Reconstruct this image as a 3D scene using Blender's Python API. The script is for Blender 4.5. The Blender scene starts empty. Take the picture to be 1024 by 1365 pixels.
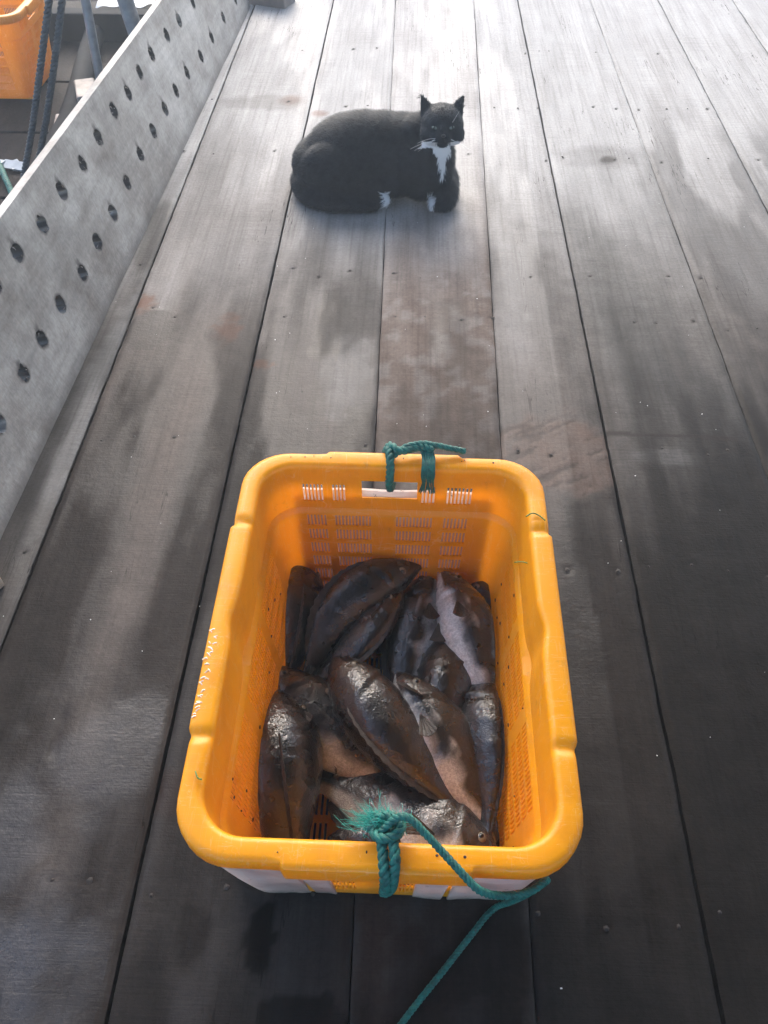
import bpy, bmesh, math, random
import numpy as np
from mathutils import Vector, Matrix
C = bpy.context.scene
random.seed(7); RNG = np.random.default_rng(7)
R = math.radians

# ------------------------------------------------------------------ camera
cam = bpy.data.cameras.new('camera'); co = bpy.data.objects.new('camera', cam); C.collection.objects.link(co)
C.camera = co
co.matrix_world = Matrix(((0.999288, -0.028758, 0.024408, 0), (0.037720, 0.761877, -0.646623, 0), (0, 0.647083, 0.762420, 1.054), (0, 0, 0, 1)))
cam.sensor_fit = 'VERTICAL'; cam.sensor_height = 36; cam.lens = 36 * 1080 / 1365
cam.clip_start = 0.02; cam.clip_end = 3000

# ------------------------------------------------------------------ light
SUN_EL, SUN_AZ = 36, -8            # azimuth from +Y towards +X
wd = bpy.data.worlds.new('World'); C.world = wd; wd.use_nodes = True
nt = wd.node_tree; bg = nt.nodes['Background']; sk = nt.nodes.new('ShaderNodeTexSky')
sk.sky_type = 'NISHITA'; sk.sun_disc = False; sk.sun_elevation = R(SUN_EL); sk.sun_rotation = R(SUN_AZ)
sk.air_density = 1.0; sk.dust_density = 3.0; sk.ozone_density = 1.0
nt.links.new(sk.outputs[0], bg.inputs[0]); bg.inputs[1].default_value = 0.15
sl = bpy.data.lights.new('sun', 'SUN'); sl.energy = .95; sl.angle = R(45); sl.color = (1, .98, .95)
so = bpy.data.objects.new('sun', sl); C.collection.objects.link(so)
sd = Vector((math.sin(R(SUN_AZ)) * math.cos(R(SUN_EL)), math.cos(R(SUN_AZ)) * math.cos(R(SUN_EL)), math.sin(R(SUN_EL))))
so.rotation_euler = sd.to_track_quat('Z', 'Y').to_euler()
C.view_settings.view_transform = 'Standard'; C.view_settings.look = 'None'
C.view_settings.exposure = 1.9; C.view_settings.gamma = 1

# ------------------------------------------------------------------ helpers
def smooth_mesh(me, ang=None):
    for p in me.polygons: p.use_smooth = True
    if ang is not None: me.set_sharp_from_angle(angle=R(ang))

def mesh(name, V, F, mat=None, parent=None, smooth=None, tag=None):
    me = bpy.data.meshes.new(name)
    me.from_pydata([tuple(map(float, v)) for v in V], [], [tuple(int(i) for i in f) for f in F])
    me.validate(); me.update()
    if smooth is not None: smooth_mesh(me, smooth if smooth else None)
    o = bpy.data.objects.new(name, me); C.collection.objects.link(o)
    if mat: me.materials.append(mat)
    if parent: o.parent = parent
    if tag: lab(o, **tag)
    return o

def lab(o, label=None, cat=None, group=None, kind=None):
    if label: o['label'] = label
    if cat: o['category'] = cat
    if group: o['group'] = group
    if kind: o['kind'] = kind
    return o

def empty(name, loc=(0, 0, 0), **k):
    o = bpy.data.objects.new(name, None); C.collection.objects.link(o); o.location = loc; o.empty_display_size = .05
    return lab(o, **k)

def bake(o, mods):
    for typ, props in mods:
        m = o.modifiers.new(typ, typ)
        for k, v in props.items(): setattr(m, k, v)
    dg = bpy.context.evaluated_depsgraph_get(); dg.update()
    me = bpy.data.meshes.new_from_object(o.evaluated_get(dg))
    o.modifiers.clear(); old = o.data; o.data = me; me.name = o.name; bpy.data.meshes.remove(old)
    return o

class MB:
    def __init__(s): s.V = []; s.F = []
    def add(s, V, F):
        n = len(s.V); s.V += [tuple(v) for v in V]; s.F += [tuple(i + n for i in f) for f in F]
    def box(s, c, d, M=None):
        x, y, z = d[0] / 2, d[1] / 2, d[2] / 2
        V = [Vector((a * x, b * y, e * z)) for a in (-1, 1) for b in (-1, 1) for e in (-1, 1)]
        if M: V = [M @ v for v in V]
        V = [v + Vector(c) for v in V]
        s.add(V, [(0, 1, 3, 2), (4, 6, 7, 5), (0, 4, 5, 1), (2, 3, 7, 6), (0, 2, 6, 4), (1, 5, 7, 3)])
    def tube(s, pts, r, n=8, cap=True):
        pts = [Vector(p) for p in pts]; N = len(pts)
        rs = r if hasattr(r, '__len__') else [r] * N
        up = Vector((0, 0, 1)); base = len(s.V); prev = None
        for i, p in enumerate(pts):
            t = (pts[min(i + 1, N - 1)] - pts[max(i - 1, 0)]).normalized()
            if prev is None:
                a = t.orthogonal().normalized()
            else:
                a = (prev - t * prev.dot(t)).normalized()
            prev = a; b = t.cross(a)
            for k in range(n):
                q = 2 * math.pi * k / n
                s.V.append(tuple(p + (a * math.cos(q) + b * math.sin(q)) * rs[i]))
        for i in range(N - 1):
            for k in range(n):
                k2 = (k + 1) % n
                s.F.append((base + i * n + k, base + i * n + k2, base + (i + 1) * n + k2, base + (i + 1) * n + k))
        if cap:
            s.F.append(tuple(base + k for k in range(n))[::-1]); s.F.append(tuple(base + (N - 1) * n + k for k in range(n)))
    def ball(s, c, r, nu=10, nv=7):
        rr = r if hasattr(r, '__len__') else (r, r, r)
        V = [(c[0], c[1], c[2] + rr[2])]; F = []
        for j in range(1, nv):
            th = math.pi * j / nv
            for i in range(nu):
                ph = 2 * math.pi * i / nu
                V.append((c[0] + rr[0] * math.sin(th) * math.cos(ph), c[1] + rr[1] * math.sin(th) * math.sin(ph), c[2] + rr[2] * math.cos(th)))
        V.append((c[0], c[1], c[2] - rr[2])); L = len(V) - 1
        for i in range(nu):
            F.append((0, 1 + i, 1 + (i + 1) % nu)); F.append((L, L - nu + (i + 1) % nu, L - nu + i))
            for j in range(nv - 2):
                a = 1 + j * nu
                F.append((a + i, a + nu + i, a + nu + (i + 1) % nu, a + (i + 1) % nu))
        s.add(V, F)
    def build(s, name, mat=None, parent=None, smooth=None, tag=None):
        return mesh(name, s.V, s.F, mat, parent, smooth, tag)

def catmull(P, n):
    P = [np.array(p, float) for p in P]; P = [2 * P[0] - P[1]] + P + [2 * P[-1] - P[-2]]; out = []
    for i in range(1, len(P) - 2):
        for k in range(n):
            t = k / n; a, b, c, d = P[i - 1:i + 3]
            out.append(.5 * ((2 * b) + (c - a) * t + (2 * a - 5 * b + 4 * c - d) * t * t + (3 * b - a - 3 * c + d) * t ** 3))
    out.append(P[-2]); return out

def twisted(mb, P, r, n=12, pitch=.03, strands=3, seg=6):
    """three-strand laid rope along a smooth curve"""
    pts = [Vector(p) for p in catmull(P, n)]
    # resample evenly
    d = [0]
    for i in range(1, len(pts)): d.append(d[-1] + (pts[i] - pts[i - 1]).length)
    m = max(8, int(d[-1] / (pitch / 10))); S = np.linspace(0, d[-1], m)
    A = np.array([tuple(p) for p in pts]); Q = [Vector((np.interp(s, d, A[:, 0]), np.interp(s, d, A[:, 1]), np.interp(s, d, A[:, 2]))) for s in S]
    fr = []; prev = None
    for i, p in enumerate(Q):
        t = (Q[min(i + 1, m - 1)] - Q[max(i - 1, 0)]).normalized()
        a = t.orthogonal().normalized() if prev is None else (prev - t * prev.dot(t)).normalized()
        prev = a; fr.append((a, t.cross(a)))
    for k in range(strands):
        o = []
        for i, p in enumerate(Q):
            q = 2 * math.pi * (S[i] / pitch + k / strands)
            o.append(p + (fr[i][0] * math.cos(q) + fr[i][1] * math.sin(q)) * r * .52)
        mb.tube(o, r * .56, seg)

# ---- value noise for stains, wear and painted tone
_T = np.random.default_rng(3).random((256, 256))
def vn(x, y):
    xi = np.floor(x).astype(int); yi = np.floor(y).astype(int); fx = x - xi; fy = y - yi
    fx = fx * fx * (3 - 2 * fx); fy = fy * fy * (3 - 2 * fy)
    g = lambda a, b: _T[a % 256, b % 256]
    return (g(xi, yi) * (1 - fx) + g(xi + 1, yi) * fx) * (1 - fy) + (g(xi, yi + 1) * (1 - fx) + g(xi + 1, yi + 1) * fx) * fy
def fbm(x, y, o=4):
    s = 0; a = .5; t = 0
    for i in range(o):
        s = s + a * vn(x + 17.3 * i, y + 9.1 * i); t += a; a *= .5; x = x * 2.03; y = y * 2.03
    return s / t
def sst(x, a, b):
    t = np.clip((x - a) / (b - a), 0, 1); return t * t * (3 - 2 * t)

# ------------------------------------------------------------------ materials
def newmat(name):
    m = bpy.data.materials.new(name); m.use_nodes = True; nt = m.node_tree
    return m, nt, nt.nodes['Principled BSDF']
def N(nt, typ, **k):
    n = nt.nodes.new(typ)
    for a, v in k.items(): setattr(n, a, v)
    return n
def ramp(nt, fac, stops):
    r = N(nt, 'ShaderNodeValToRGB'); e = r.color_ramp.elements
    while len(e) < len(stops): e.new(.5)
    for i, (p, c) in enumerate(stops):
        e[i].position = p; e[i].color = (*c, 1) if len(c) == 3 else c
    nt.links.new(fac, r.inputs[0]); return r.outputs[0]
def mixc(nt, fac, a, b, mode='MIX'):
    m = N(nt, 'ShaderNodeMix', data_type='RGBA', blend_type=mode)
    for s, v in ((m.inputs[0], fac), (m.inputs[6], a), (m.inputs[7], b)):
        if isinstance(v, (int, float)): s.default_value = v
        elif isinstance(v, tuple): s.default_value = (*v, 1)
        else: nt.links.new(v, s)
    return m.outputs[2]
def mth(nt, op, a, b=None, c=None, clamp=False):
    m = N(nt, 'ShaderNodeMath', operation=op); m.use_clamp = clamp
    for i, v in enumerate((a, b, c)):
        if v is None: continue
        if isinstance(v, (int, float)): m.inputs[i].default_value = v
        else: nt.links.new(v, m.inputs[i])
    return m.outputs[0]
def noise(nt, scale, vec=None, detail=4, rough=.55, stretch=None):
    n = N(nt, 'ShaderNodeTexNoise'); n.inputs['Scale'].default_value = scale; n.inputs['Detail'].default_value = detail; n.inputs['Roughness'].default_value = rough
    if vec is None:
        tc = N(nt, 'ShaderNodeTexCoord'); vec = tc.outputs['Object']
    if stretch:
        mp = N(nt, 'ShaderNodeMapping'); mp.inputs['Scale'].default_value = stretch; nt.links.new(vec, mp.inputs[0]); vec = mp.outputs[0]
    nt.links.new(vec, n.inputs['Vector']); return n.outputs[0]
def bump(nt, b, h, dist=.001, strength=1.0, prev=None):
    n = N(nt, 'ShaderNodeBump'); n.inputs['Distance'].default_value = dist; n.inputs['Strength'].default_value = strength
    nt.links.new(h, n.inputs['Height'])
    if prev: nt.links.new(prev, n.inputs['Normal'])
    if b: nt.links.new(n.outputs[0], b.inputs['Normal'])
    return n.outputs[0]
def simple(name, c1, c2, scale=20, rough=.6, r2=None, bd=.0005, metal=0, stretch=None, spec=.5):
    m, nt, b = newmat(name)
    n = noise(nt, scale, stretch=stretch)
    nt.links.new(ramp(nt, n, [(.3, c1), (.7, c2)]), b.inputs['Base Color'])
    if r2 is None: b.inputs['Roughness'].default_value = rough
    else:
        rr = mth(nt, 'MULTIPLY_ADD', noise(nt, scale * 1.7), r2 - rough, rough); nt.links.new(rr, b.inputs['Roughness'])
    b.inputs['Metallic'].default_value = metal; b.inputs['Specular IOR Level'].default_value = spec
    if bd: bump(nt, b, noise(nt, scale * 6, stretch=stretch), bd)
    return m

def wood_material():
    m, nt, b = newmat('weathered_wood')
    L = nt.links.new
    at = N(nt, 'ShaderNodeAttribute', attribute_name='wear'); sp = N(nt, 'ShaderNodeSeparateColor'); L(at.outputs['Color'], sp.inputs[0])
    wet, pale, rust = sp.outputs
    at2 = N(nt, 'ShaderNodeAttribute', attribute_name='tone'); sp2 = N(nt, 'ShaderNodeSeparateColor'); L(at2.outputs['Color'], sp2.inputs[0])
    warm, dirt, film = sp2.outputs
    g1 = noise(nt, 1.0, detail=6, rough=.65, stretch=(120, 2.6, 30)); g6 = noise(nt, 1.0, detail=4, rough=.6, stretch=(26, .9, 10))       # grain along the board
    g2 = noise(nt, 1.0, detail=3, rough=.6, stretch=(9, 420, 30))        # saw marks across
    g3 = noise(nt, 14, detail=6, rough=.7)
    g4 = noise(nt, 160, detail=4, rough=.7)
    g5 = noise(nt, 520, detail=2, rough=.7)
    grey = ramp(nt, g3, [(.3, (.088, .084, .079)), (.7, (.15, .144, .136))])
    brown = ramp(nt, g3, [(.3, (.10, .075, .062)), (.7, (.165, .13, .11))])
    c = mixc(nt, warm, grey, brown)
    c = mixc(nt, pale, c, (.43, .43, .425))  # dry tone plus painted sky glare at the far end
    gr = ramp(nt, g1, [(.25, (.62, .6, .58)), (.5, (1, 1, 1)), (.8, (1.12, 1.12, 1.12))])
    c = mixc(nt, .75, c, gr, 'MULTIPLY')
    c = mixc(nt, .35, c, ramp(nt, g6, [(.32, (.74, .72, .70)), (.68, (1.22, 1.2, 1.18))]), 'MULTIPLY')
    c = mixc(nt, mth(nt, 'MULTIPLY', ramp(nt, noise(nt, 3.1, detail=3), [(.4, (.15, .15, .15)), (.62, (1, 1, 1))]), .75), c, ramp(nt, g2, [(.3, (.72, .71, .7)), (.6, (1.05, 1.05, 1.05))]), 'MULTIPLY')
    c = mixc(nt, .5, c, ramp(nt, g4, [(.3, (.62, .6, .58)), (.65, (1.1, 1.1, 1.1))]), 'MULTIPLY')
    spk = ramp(nt, g5, [(.70, (0, 0, 0)), (.76, (1, 1, 1))])
    c = mixc(nt, mth(nt, 'MULTIPLY', spk, .28), c, (.6, .6, .58))
    cr = noise(nt, 1.0, detail=3, rough=.6, stretch=(34, 1.6, 5)); crm = N(nt, 'ShaderNodeMath', operation='COMPARE'); L(cr, crm.inputs[0]); crm.inputs[1].default_value = .52; crm.inputs[2].default_value = .0035
    crk = mth(nt, 'MULTIPLY', crm.outputs[0], ramp(nt, noise(nt, 1.0, detail=2, stretch=(5, 2, 1)), [(.56, (0, 0, 0)), (.62, (1, 1, 1))]))
    c = mixc(nt, mth(nt, 'MULTIPLY', crk, .75), c, (.03, .022, .018))
    dk = ramp(nt, noise(nt, 210, detail=3, rough=.8), [(.68, (0, 0, 0)), (.73, (1, 1, 1))]); c = mixc(nt, mth(nt, 'MULTIPLY', dk, .6), c, (.03, .024, .02))
    c = mixc(nt, rust, c, (.17, .085, .055))
    wet_shade_c = mixc(nt, .35, mixc(nt, 1.0, c, (.05, .038, .032), 'MULTIPLY'), (.006, .0045, .004))
    c = mixc(nt, wet, c, wet_shade_c)  # this darkening holds both wetness and painted near shade
    c = mixc(nt, dirt, c, (.022, .017, .015))
    L(c, b.inputs['Base Color'])
    r = mth(nt, 'MULTIPLY_ADD', wet, -.3, .72)
    r = mth(nt, 'MULTIPLY_ADD', film, -.2, r)
    r = mth(nt, 'ADD', r, mth(nt, 'MULTIPLY_ADD', g3, .3, -.15))
    r = mth(nt, 'MAXIMUM', r, .16)
    L(r, b.inputs['Roughness'])
    L(mth(nt, 'MULTIPLY_ADD', film, .55, .05), b.inputs['Specular IOR Level'])
    n = bump(nt, None, g1, .0005, .8)
    n = bump(nt, None, g2, .00035, .7, n)
    n = bump(nt, None, g4, .0006, .7, n)
    bump(nt, b, g3, .003, .6, n)
    return m
M_wood = wood_material()

def board_material():
    m, nt, b = newmat('sawn_board'); L = nt.links.new
    g1 = noise(nt, 1.0, detail=6, rough=.6, stretch=(60, 6, 60)); g3 = noise(nt, 7, detail=5, rough=.65)
    g2 = noise(nt, 1.0, detail=3, stretch=(40, 260, 40)); g4 = noise(nt, 120, detail=3)
    c = ramp(nt, g3, [(.28, (.19, .165, .142)), (.5, (.34, .315, .285)), (.72, (.49, .465, .43))])
    c = mixc(nt, .6, c, ramp(nt, g1, [(.3, (.68, .67, .66)), (.6, (1.06, 1.06, 1.06))]), 'MULTIPLY')
    c = mixc(nt, .5, c, ramp(nt, g2, [(.3, (.75, .75, .75)), (.6, (1.05, 1.05, 1.05))]), 'MULTIPLY')
    c = mixc(nt, .4, c, ramp(nt, g4, [(.3, (.65, .65, .65)), (.6, (1.1, 1.1, 1.1))]), 'MULTIPLY')
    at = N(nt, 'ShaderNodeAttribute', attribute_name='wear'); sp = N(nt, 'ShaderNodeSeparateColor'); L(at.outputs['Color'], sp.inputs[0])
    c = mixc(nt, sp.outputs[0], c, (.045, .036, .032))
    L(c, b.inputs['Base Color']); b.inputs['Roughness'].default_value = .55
    n = bump(nt, None, g1, .0008); bump(nt, b, g4, .0008, .8, n)
    return m
M_board = board_material()
M_splinter = simple('splintered_wood', (.05, .035, .028), (.32, .28, .25), 120, .7)
M_darkwood = simple('wet_dark_wood', (.007, .005, .0045), (.022, .016, .014), 12, .75, .6, .002, stretch=(4, 1, 1))
for _m in (M_darkwood,): _m.node_tree.nodes['Principled BSDF'].inputs['Specular IOR Level'].default_value = .08
M_water = simple('sea_water', (.01, .03, .035), (.015, .04, .045), 3, .08, bd=.01)
M_roof = simple('grey_sheet', (.05, .05, .05), (.09, .085, .08), 3, .7)

def plastic(name, c1, c2, dirt=(.2, .09, .03)):
    m, nt, b = newmat(name); L = nt.links.new
    n = noise(nt, 6, detail=3); c = ramp(nt, n, [(.3, c1), (.7, c2)])
    d = noise(nt, 38, detail=7, rough=.75); dm = ramp(nt, d, [(.60, (0, 0, 0)), (.72, (1, 1, 1))])
    c = mixc(nt, mth(nt, 'MULTIPLY', dm, .42), c, dirt)
    for st, ff in (((240, 9, 30), .5), ((11, 210, 26), .5), ((60, 70, 5), .35)):
        sc_ = noise(nt, 1.0, detail=2, rough=.5, stretch=st); cm = N(nt, 'ShaderNodeMath', operation='COMPARE'); L(sc_, cm.inputs[0]); cm.inputs[1].default_value = .6; cm.inputs[2].default_value = .006
        c = mixc(nt, mth(nt, 'MULTIPLY', cm.outputs[0], ff), c, (.98, .66, .25))
    c = mixc(nt, mth(nt, 'MULTIPLY', ramp(nt, noise(nt, 16, detail=6, rough=.7), [(.5, (0, 0, 0)), (.68, (1, 1, 1))]), .3), c, (.6, .2, .01))
    s = noise(nt, 300, detail=2); c = mixc(nt, mth(nt, 'MULTIPLY', ramp(nt, s, [(.70, (0, 0, 0)), (.76, (1, 1, 1))]), .35), c, (.9, .62, .3))
    L(c, b.inputs['Base Color'])
    L(mth(nt, 'MULTIPLY_ADD', noise(nt, 25, detail=5), .3, .24), b.inputs['Roughness'])
    b.inputs['Subsurface Weight'].default_value = .12; b.inputs['Subsurface Radius'].default_value = (.012, .006, .001); b.inputs['Subsurface Scale'].default_value = .6
    bump(nt, b, noise(nt, 45, detail=4), .0006, .5)
    b.inputs['Subsurface Weight'].default_value = 0
    tr = N(nt, 'ShaderNodeBsdfTranslucent'); L(mixc(nt, .5, c, (1.0, .66, .05)), tr.inputs[0]); ms = N(nt, 'ShaderNodeMixShader'); ms.inputs[0].default_value = .42
    L(b.outputs[0], ms.inputs[1]); L(tr.outputs[0], ms.inputs[2]); L(ms.outputs[0], nt.nodes['Material Output'].inputs[0])
    return m
M_yel = plastic('yellow_plastic', (.92, .42, .006), (.96, .465, .01))
M_yel2 = plastic('orange_yellow_plastic', (.74, .32, .01), (.8, .38, .02))
def white_mat():
    m, nt, b = newmat('grubby_white_plastic'); L = nt.links.new
    c = ramp(nt, noise(nt, 9, detail=5), [(.3, (.5, .37, .32)), (.6, (.74, .68, .64))])
    c = mixc(nt, ramp(nt, noise(nt, 55, detail=6, rough=.8), [(.62, (0, 0, 0)), (.68, (1, 1, 1))]), c, (.06, .035, .025))
    at = N(nt, 'ShaderNodeAttribute', attribute_name='wear'); sp = N(nt, 'ShaderNodeSeparateColor'); L(at.outputs['Color'], sp.inputs[0])
    e = mth(nt, 'MULTIPLY', sp.outputs[0], ramp(nt, noise(nt, 90, detail=5), [(.35, (0, 0, 0)), (.6, (1, 1, 1))]))
    c = mixc(nt, e, c, (.09, .14, .1)); c = mixc(nt, mth(nt, 'MULTIPLY', sp.outputs[1], .85), c, (.45, .29, .22))
    L(c, b.inputs['Base Color']); b.inputs['Roughness'].default_value = .5; bump(nt, b, noise(nt, 120, detail=4), .001, .7)
    tr = N(nt, 'ShaderNodeBsdfTranslucent'); L(c, tr.inputs[0]); ms = N(nt, 'ShaderNodeMixShader'); ms.inputs[0].default_value = .5
    L(b.outputs[0], ms.inputs[1]); L(tr.outputs[0], ms.inputs[2]); L(ms.outputs[0], nt.nodes['Material Output'].inputs[0])
    return m
M_white = white_mat()
def rope_mat(name, a, bcol):
    m, nt, b = newmat(name)
    nt.links.new(ramp(nt, noise(nt, 160, detail=5), [(.3, a), (.7, bcol)]), b.inputs['Base Color'])
    b.inputs['Roughness'].default_value = .55; bump(nt, b, noise(nt, 900, detail=2), .0008)
    return m
M_rope = rope_mat('green_rope', (.003, .055, .045), (.007, .17, .13))
M_fluff = rope_mat('green_rope_fibre', (.01, .22, .17), (.03, .42, .33))
M_greyrope = rope_mat('dark_grey_rope', (.025, .03, .035), (.07, .08, .09))
M_steel = simple('galvanised_steel', (.2, .23, .25), (.36, .39, .42), 30, .45, .6, metal=.5)
M_rubber = simple('black_rubber', (.006, .007, .009), (.016, .017, .02), 18, .85, .75, spec=.1)
M_speck = simple('fish_scale', (.6, .6, .58), (.8, .8, .78), 40, .35, bd=0)
M_nail = simple('nail_hole', (.01, .008, .007), (.03, .02, .016), 100, .8, bd=0)
M_bluep = simple('pale_blue_plastic', (.3, .5, .6), (.4, .62, .7), 10, .4)
M_greyp = simple('grey_plastic', (.25, .28, .3), (.4, .43, .45), 20, .45)
M_grass = simple('green_blade', (.05, .12, .01), (.12, .22, .02), 60, .5, bd=0)
M_dirt = simple('dark_debris', (.02, .012, .008), (.09, .04, .02), 60, .8, bd=0)
M_tan = simple('fresh_cut_wood', (.3, .22, .15), (.5, .42, .34), 60, .6, stretch=(1, 8, 1))

# ------------------------------------------------------------------ setting
def sheet(name, x0, x1, y0, y1, z, mat, kind='structure'):
    o = mesh(name, [(x0, y0, z), (x1, y0, z), (x1, y1, z), (x0, y1, z)], [(0, 1, 2, 3)], mat); o['kind'] = kind; return o
sheet('water', -45, 45, -45, 45, -.75, M_water)

# deck: dark joists under nailed planks, each plank with a real gap beside it
deckM = MB()
for y in np.arange(-1.2, 6.3, .55): deckM.box((.9, y, -.085), (3.5, .09, .1))
deckM.box((.9, 2.4, -.15), (3.5, 7.6, .02))
deck = deckM.build('deck', M_darkwood); deck['kind'] = 'structure'

YE = lambda a, b: (lambda y: a + (b - a) * (y - .4) / 1.39)      # seam line through x at y=.4 and y=1.79
seams = [YE(-.80, -.79), YE(-.596, -.596), YE(-.315, -.314), YE(-.048, -.065), YE(.167, .184), YE(.372, .369), YE(.645, .639), YE(.889, .886),
         YE(1.14, 1.147), YE(1.40, 1.40), YE(1.66, 1.66), YE(1.93, 1.93), YE(2.2, 2.2)]
gaps = [.004, .0026, .0022, .0007, .0009, .0020, .0008, .0011, .0020, .002, .002, .002, .002]
YS = np.concatenate([np.arange(-1.2, 0, .1), np.arange(0, 1.7, .0065), np.arange(1.7, 3.7, .012), np.arange(3.7, 6.21, .1)])
WET_SHADE_Y = [1.3, 1.36, 1.3, 1.08, 1.15, 1.2, 1.3, 1.9, 1.6, 1.5, 1.5, 1.5]      # where each board darkens towards the viewer: wetness plus painted shade
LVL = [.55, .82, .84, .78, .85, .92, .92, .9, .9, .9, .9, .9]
WARM = [.15, .5, .3, .9, .25, .15, .3, .2, .3, .3, .3, .3]
HGT = [0, .0012, 0, .001, -.0008, .0006, 0, .001, 0, 0, 0, 0]
def blob(X, Y, cx, cy, rx, ry, rag=.5, soft=.35, sc=30):
    d = np.sqrt(((X - cx) / rx) ** 2 + ((Y - cy) / ry) ** 2) + (fbm(X * sc + cx * 31, Y * sc + cy * 17, 4) - .5) * 2 * rag
    return 1 - sst(d, 1 - soft, 1 + soft)
NAILS = []
for i in range(12):
    xl = np.array([seams[i](y) + gaps[i] for y in YS]); xr = np.array([seams[i + 1](y) - gaps[i + 1] for y in YS])
    far = i > 8
    ys = YS if not far else np.arange(-1.2, 6.21, .05)
    if far: xl = np.array([seams[i](y) + gaps[i] for y in ys]); xr = np.array([seams[i + 1](y) - gaps[i + 1] for y in ys])
    nx = max(6, int((xr[0] - xl[0]) / (.0075 if not far else .04)))
    U = np.concatenate([[0], [.006], np.linspace(.02, .98, nx), [.994], [1]]); nu = len(U)
    # worn edges wander a little
    wl = (fbm(ys * 9 + i * 7, ys * 0 + i, 4) - .5) * .0028; wr = (fbm(ys * 9 + i * 5 + 50, ys * 0 + 3.3, 4) - .5) * .0028
    X = (xl + wl)[:, None] + (xr + wr - xl - wl)[:, None] * U[None, :]; Y = np.repeat(ys[:, None], nu, 1)
    Z = HGT[i] + (fbm(X * 6 + i * 3, Y * 2, 3) - .5) * .002 + (fbm(X * 60 + i, Y * 25, 3) - .5) * .0008
    edge = np.minimum(U, 1 - U)[None, :] * .27
    Z = Z - .003 * (1 - sst(edge, 0, .005)) * (.5 + fbm(X * 40, Y * 40, 2))
    # ---- stains and wetness, with near shade and far sky glare painted in
    n1 = fbm(X * 9 + i * 11, Y * 1.9 + i * 5, 5); n2 = fbm(X * 34 + i * 3, Y * 6 + 2, 5); n3 = fbm(X * 40 + 9, Y * 30, 4)
    wet = LVL[i] * (1 - sst(Y + (n1 - .5) * .7 + (n2 - .5) * .4, WET_SHADE_Y[i] - .36, WET_SHADE_Y[i] + .36))
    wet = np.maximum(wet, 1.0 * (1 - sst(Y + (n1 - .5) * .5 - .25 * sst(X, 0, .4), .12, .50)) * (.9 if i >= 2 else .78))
    dirt = np.zeros_like(X); rust = np.zeros_like(X); pale = .95 * sst(Y + (n1 - .5) * 1.0, 1.35, 2.3) * (.6 + .4 * n2)  # dry far boards whitened further to paint in the sky's brightness
    warm = np.clip(WARM[i] + (n1 - .5) * .8, 0, 1)
    film = sst(n1 + (n2 - .5) * .4, .42, .62) * .22 * (X < .3)
    if i == 1:
        wet = np.maximum(wet, .62 * blob(X, Y, -.54, 1.38, .06, .07, .3, .2) * (Y < 1.448))
        wet *= 1 - .55 * blob(X, Y, -.43, .95, .035, .5, .5, .6, 9)
        rust = np.maximum(rust, .75 * blob(X, Y, -.578, 1.475, .02, .032, .8, .3, 60)); rust = np.maximum(rust, .55 * blob(X, Y, -.383, 1.385, .026, .04, .9, .4, 60)); rust = np.maximum(rust, .5 * blob(X, Y, -.372, 2.5, .03, .03, .4, .6))
        pale = np.maximum(pale, .3 * sst(Y, 1.3, 1.7)); wet = np.maximum(wet, .35 * blob(X, Y, -.46, 2.48, .11, .05, .4, .3))
        dirt = np.maximum(dirt, .9 * blob(X, Y, -.468, .472, .0045, .035, .35, .3)); dirt = np.maximum(dirt, .75 * blob(X, Y, -.405, .40, .012, .006, .5)); film = np.maximum(film, .6 * blob(X, Y, -.40, .47, .07, .10, 1.1, .6, 14)); film = np.maximum(film, blob(X, Y, -.45, .20, .13, .09, 1.1, .6, 14)); film = np.maximum(film, .7 * blob(X, Y, -.50, .36, .06, .07, 1.1, .6, 16))
        Z -= .003 * blob(X, Y, -.468, .472, .0045, .035, .35, .3)
    if i == 2:
        rust = np.maximum(rust, .7 * blob(X, Y, -.295, 1.277, .017, .018, .9, .3, 70)); rust = np.maximum(rust, .55 * blob(X, Y, -.281, 2.42, .022, .02, .4)); rust = np.maximum(rust, .3 * blob(X, Y, -.30, .40, .03, .03, .4))
        wet = np.maximum(wet, .5 * blob(X, Y, -.165, 1.38, .045, .17, .5, .25)); wet = np.maximum(wet, .8 * blob(X, Y, -.095, 1.03, .035, .13, .4, .2)); pale = np.maximum(pale, .25 * blob(X, Y, -.12, 1.25, .05, .12, .5, .4))
        wet = np.maximum(wet, .9 * blob(X, Y, -.238, .235, .02, .05, .5, .25)); film *= 1 - blob(X, Y, -.238, .235, .022, .05, .5, .2)
        film *= 1 - blob(X, Y, -.154, .23, .022, .045, .5, .2); wet = np.maximum(wet, blob(X, Y, -.154, .23, .02, .045, .5, .2)); wet = np.maximum(wet, blob(X, Y, -.1, .15, .05, .03, .5, .2))
    if i == 3:
        wet = np.maximum(wet, .45 * blob(X, Y, .09, 1.36, .05, .14, .5, .5)); pale = np.maximum(pale, .18 * sst(n3, .5, .7)); warm = np.clip(warm + .2, 0, 1)
    if i == 4:
        wet = np.maximum(wet, .35 * blob(X, Y, .27, 1.6, .09, .2, .6, .5))
        deb = blob(X, Y, .29, 1.05, .12, .10, .45, .25) * (Y < 1.2)
        wet *= 1 - .6 * deb; warm = np.maximum(warm, .7 * deb); Z += deb * (fbm((X + .7 * Y) * 14 + 5, (Y - .6 * X) * 95, 4) - .55) * -.002
        dirt = np.maximum(dirt, deb * .5 * sst(fbm((X + .7 * Y) * 14 + 5, (Y - .6 * X) * 95, 4), .58, .68)); rust = np.maximum(rust, deb * .25 * n3)
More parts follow.
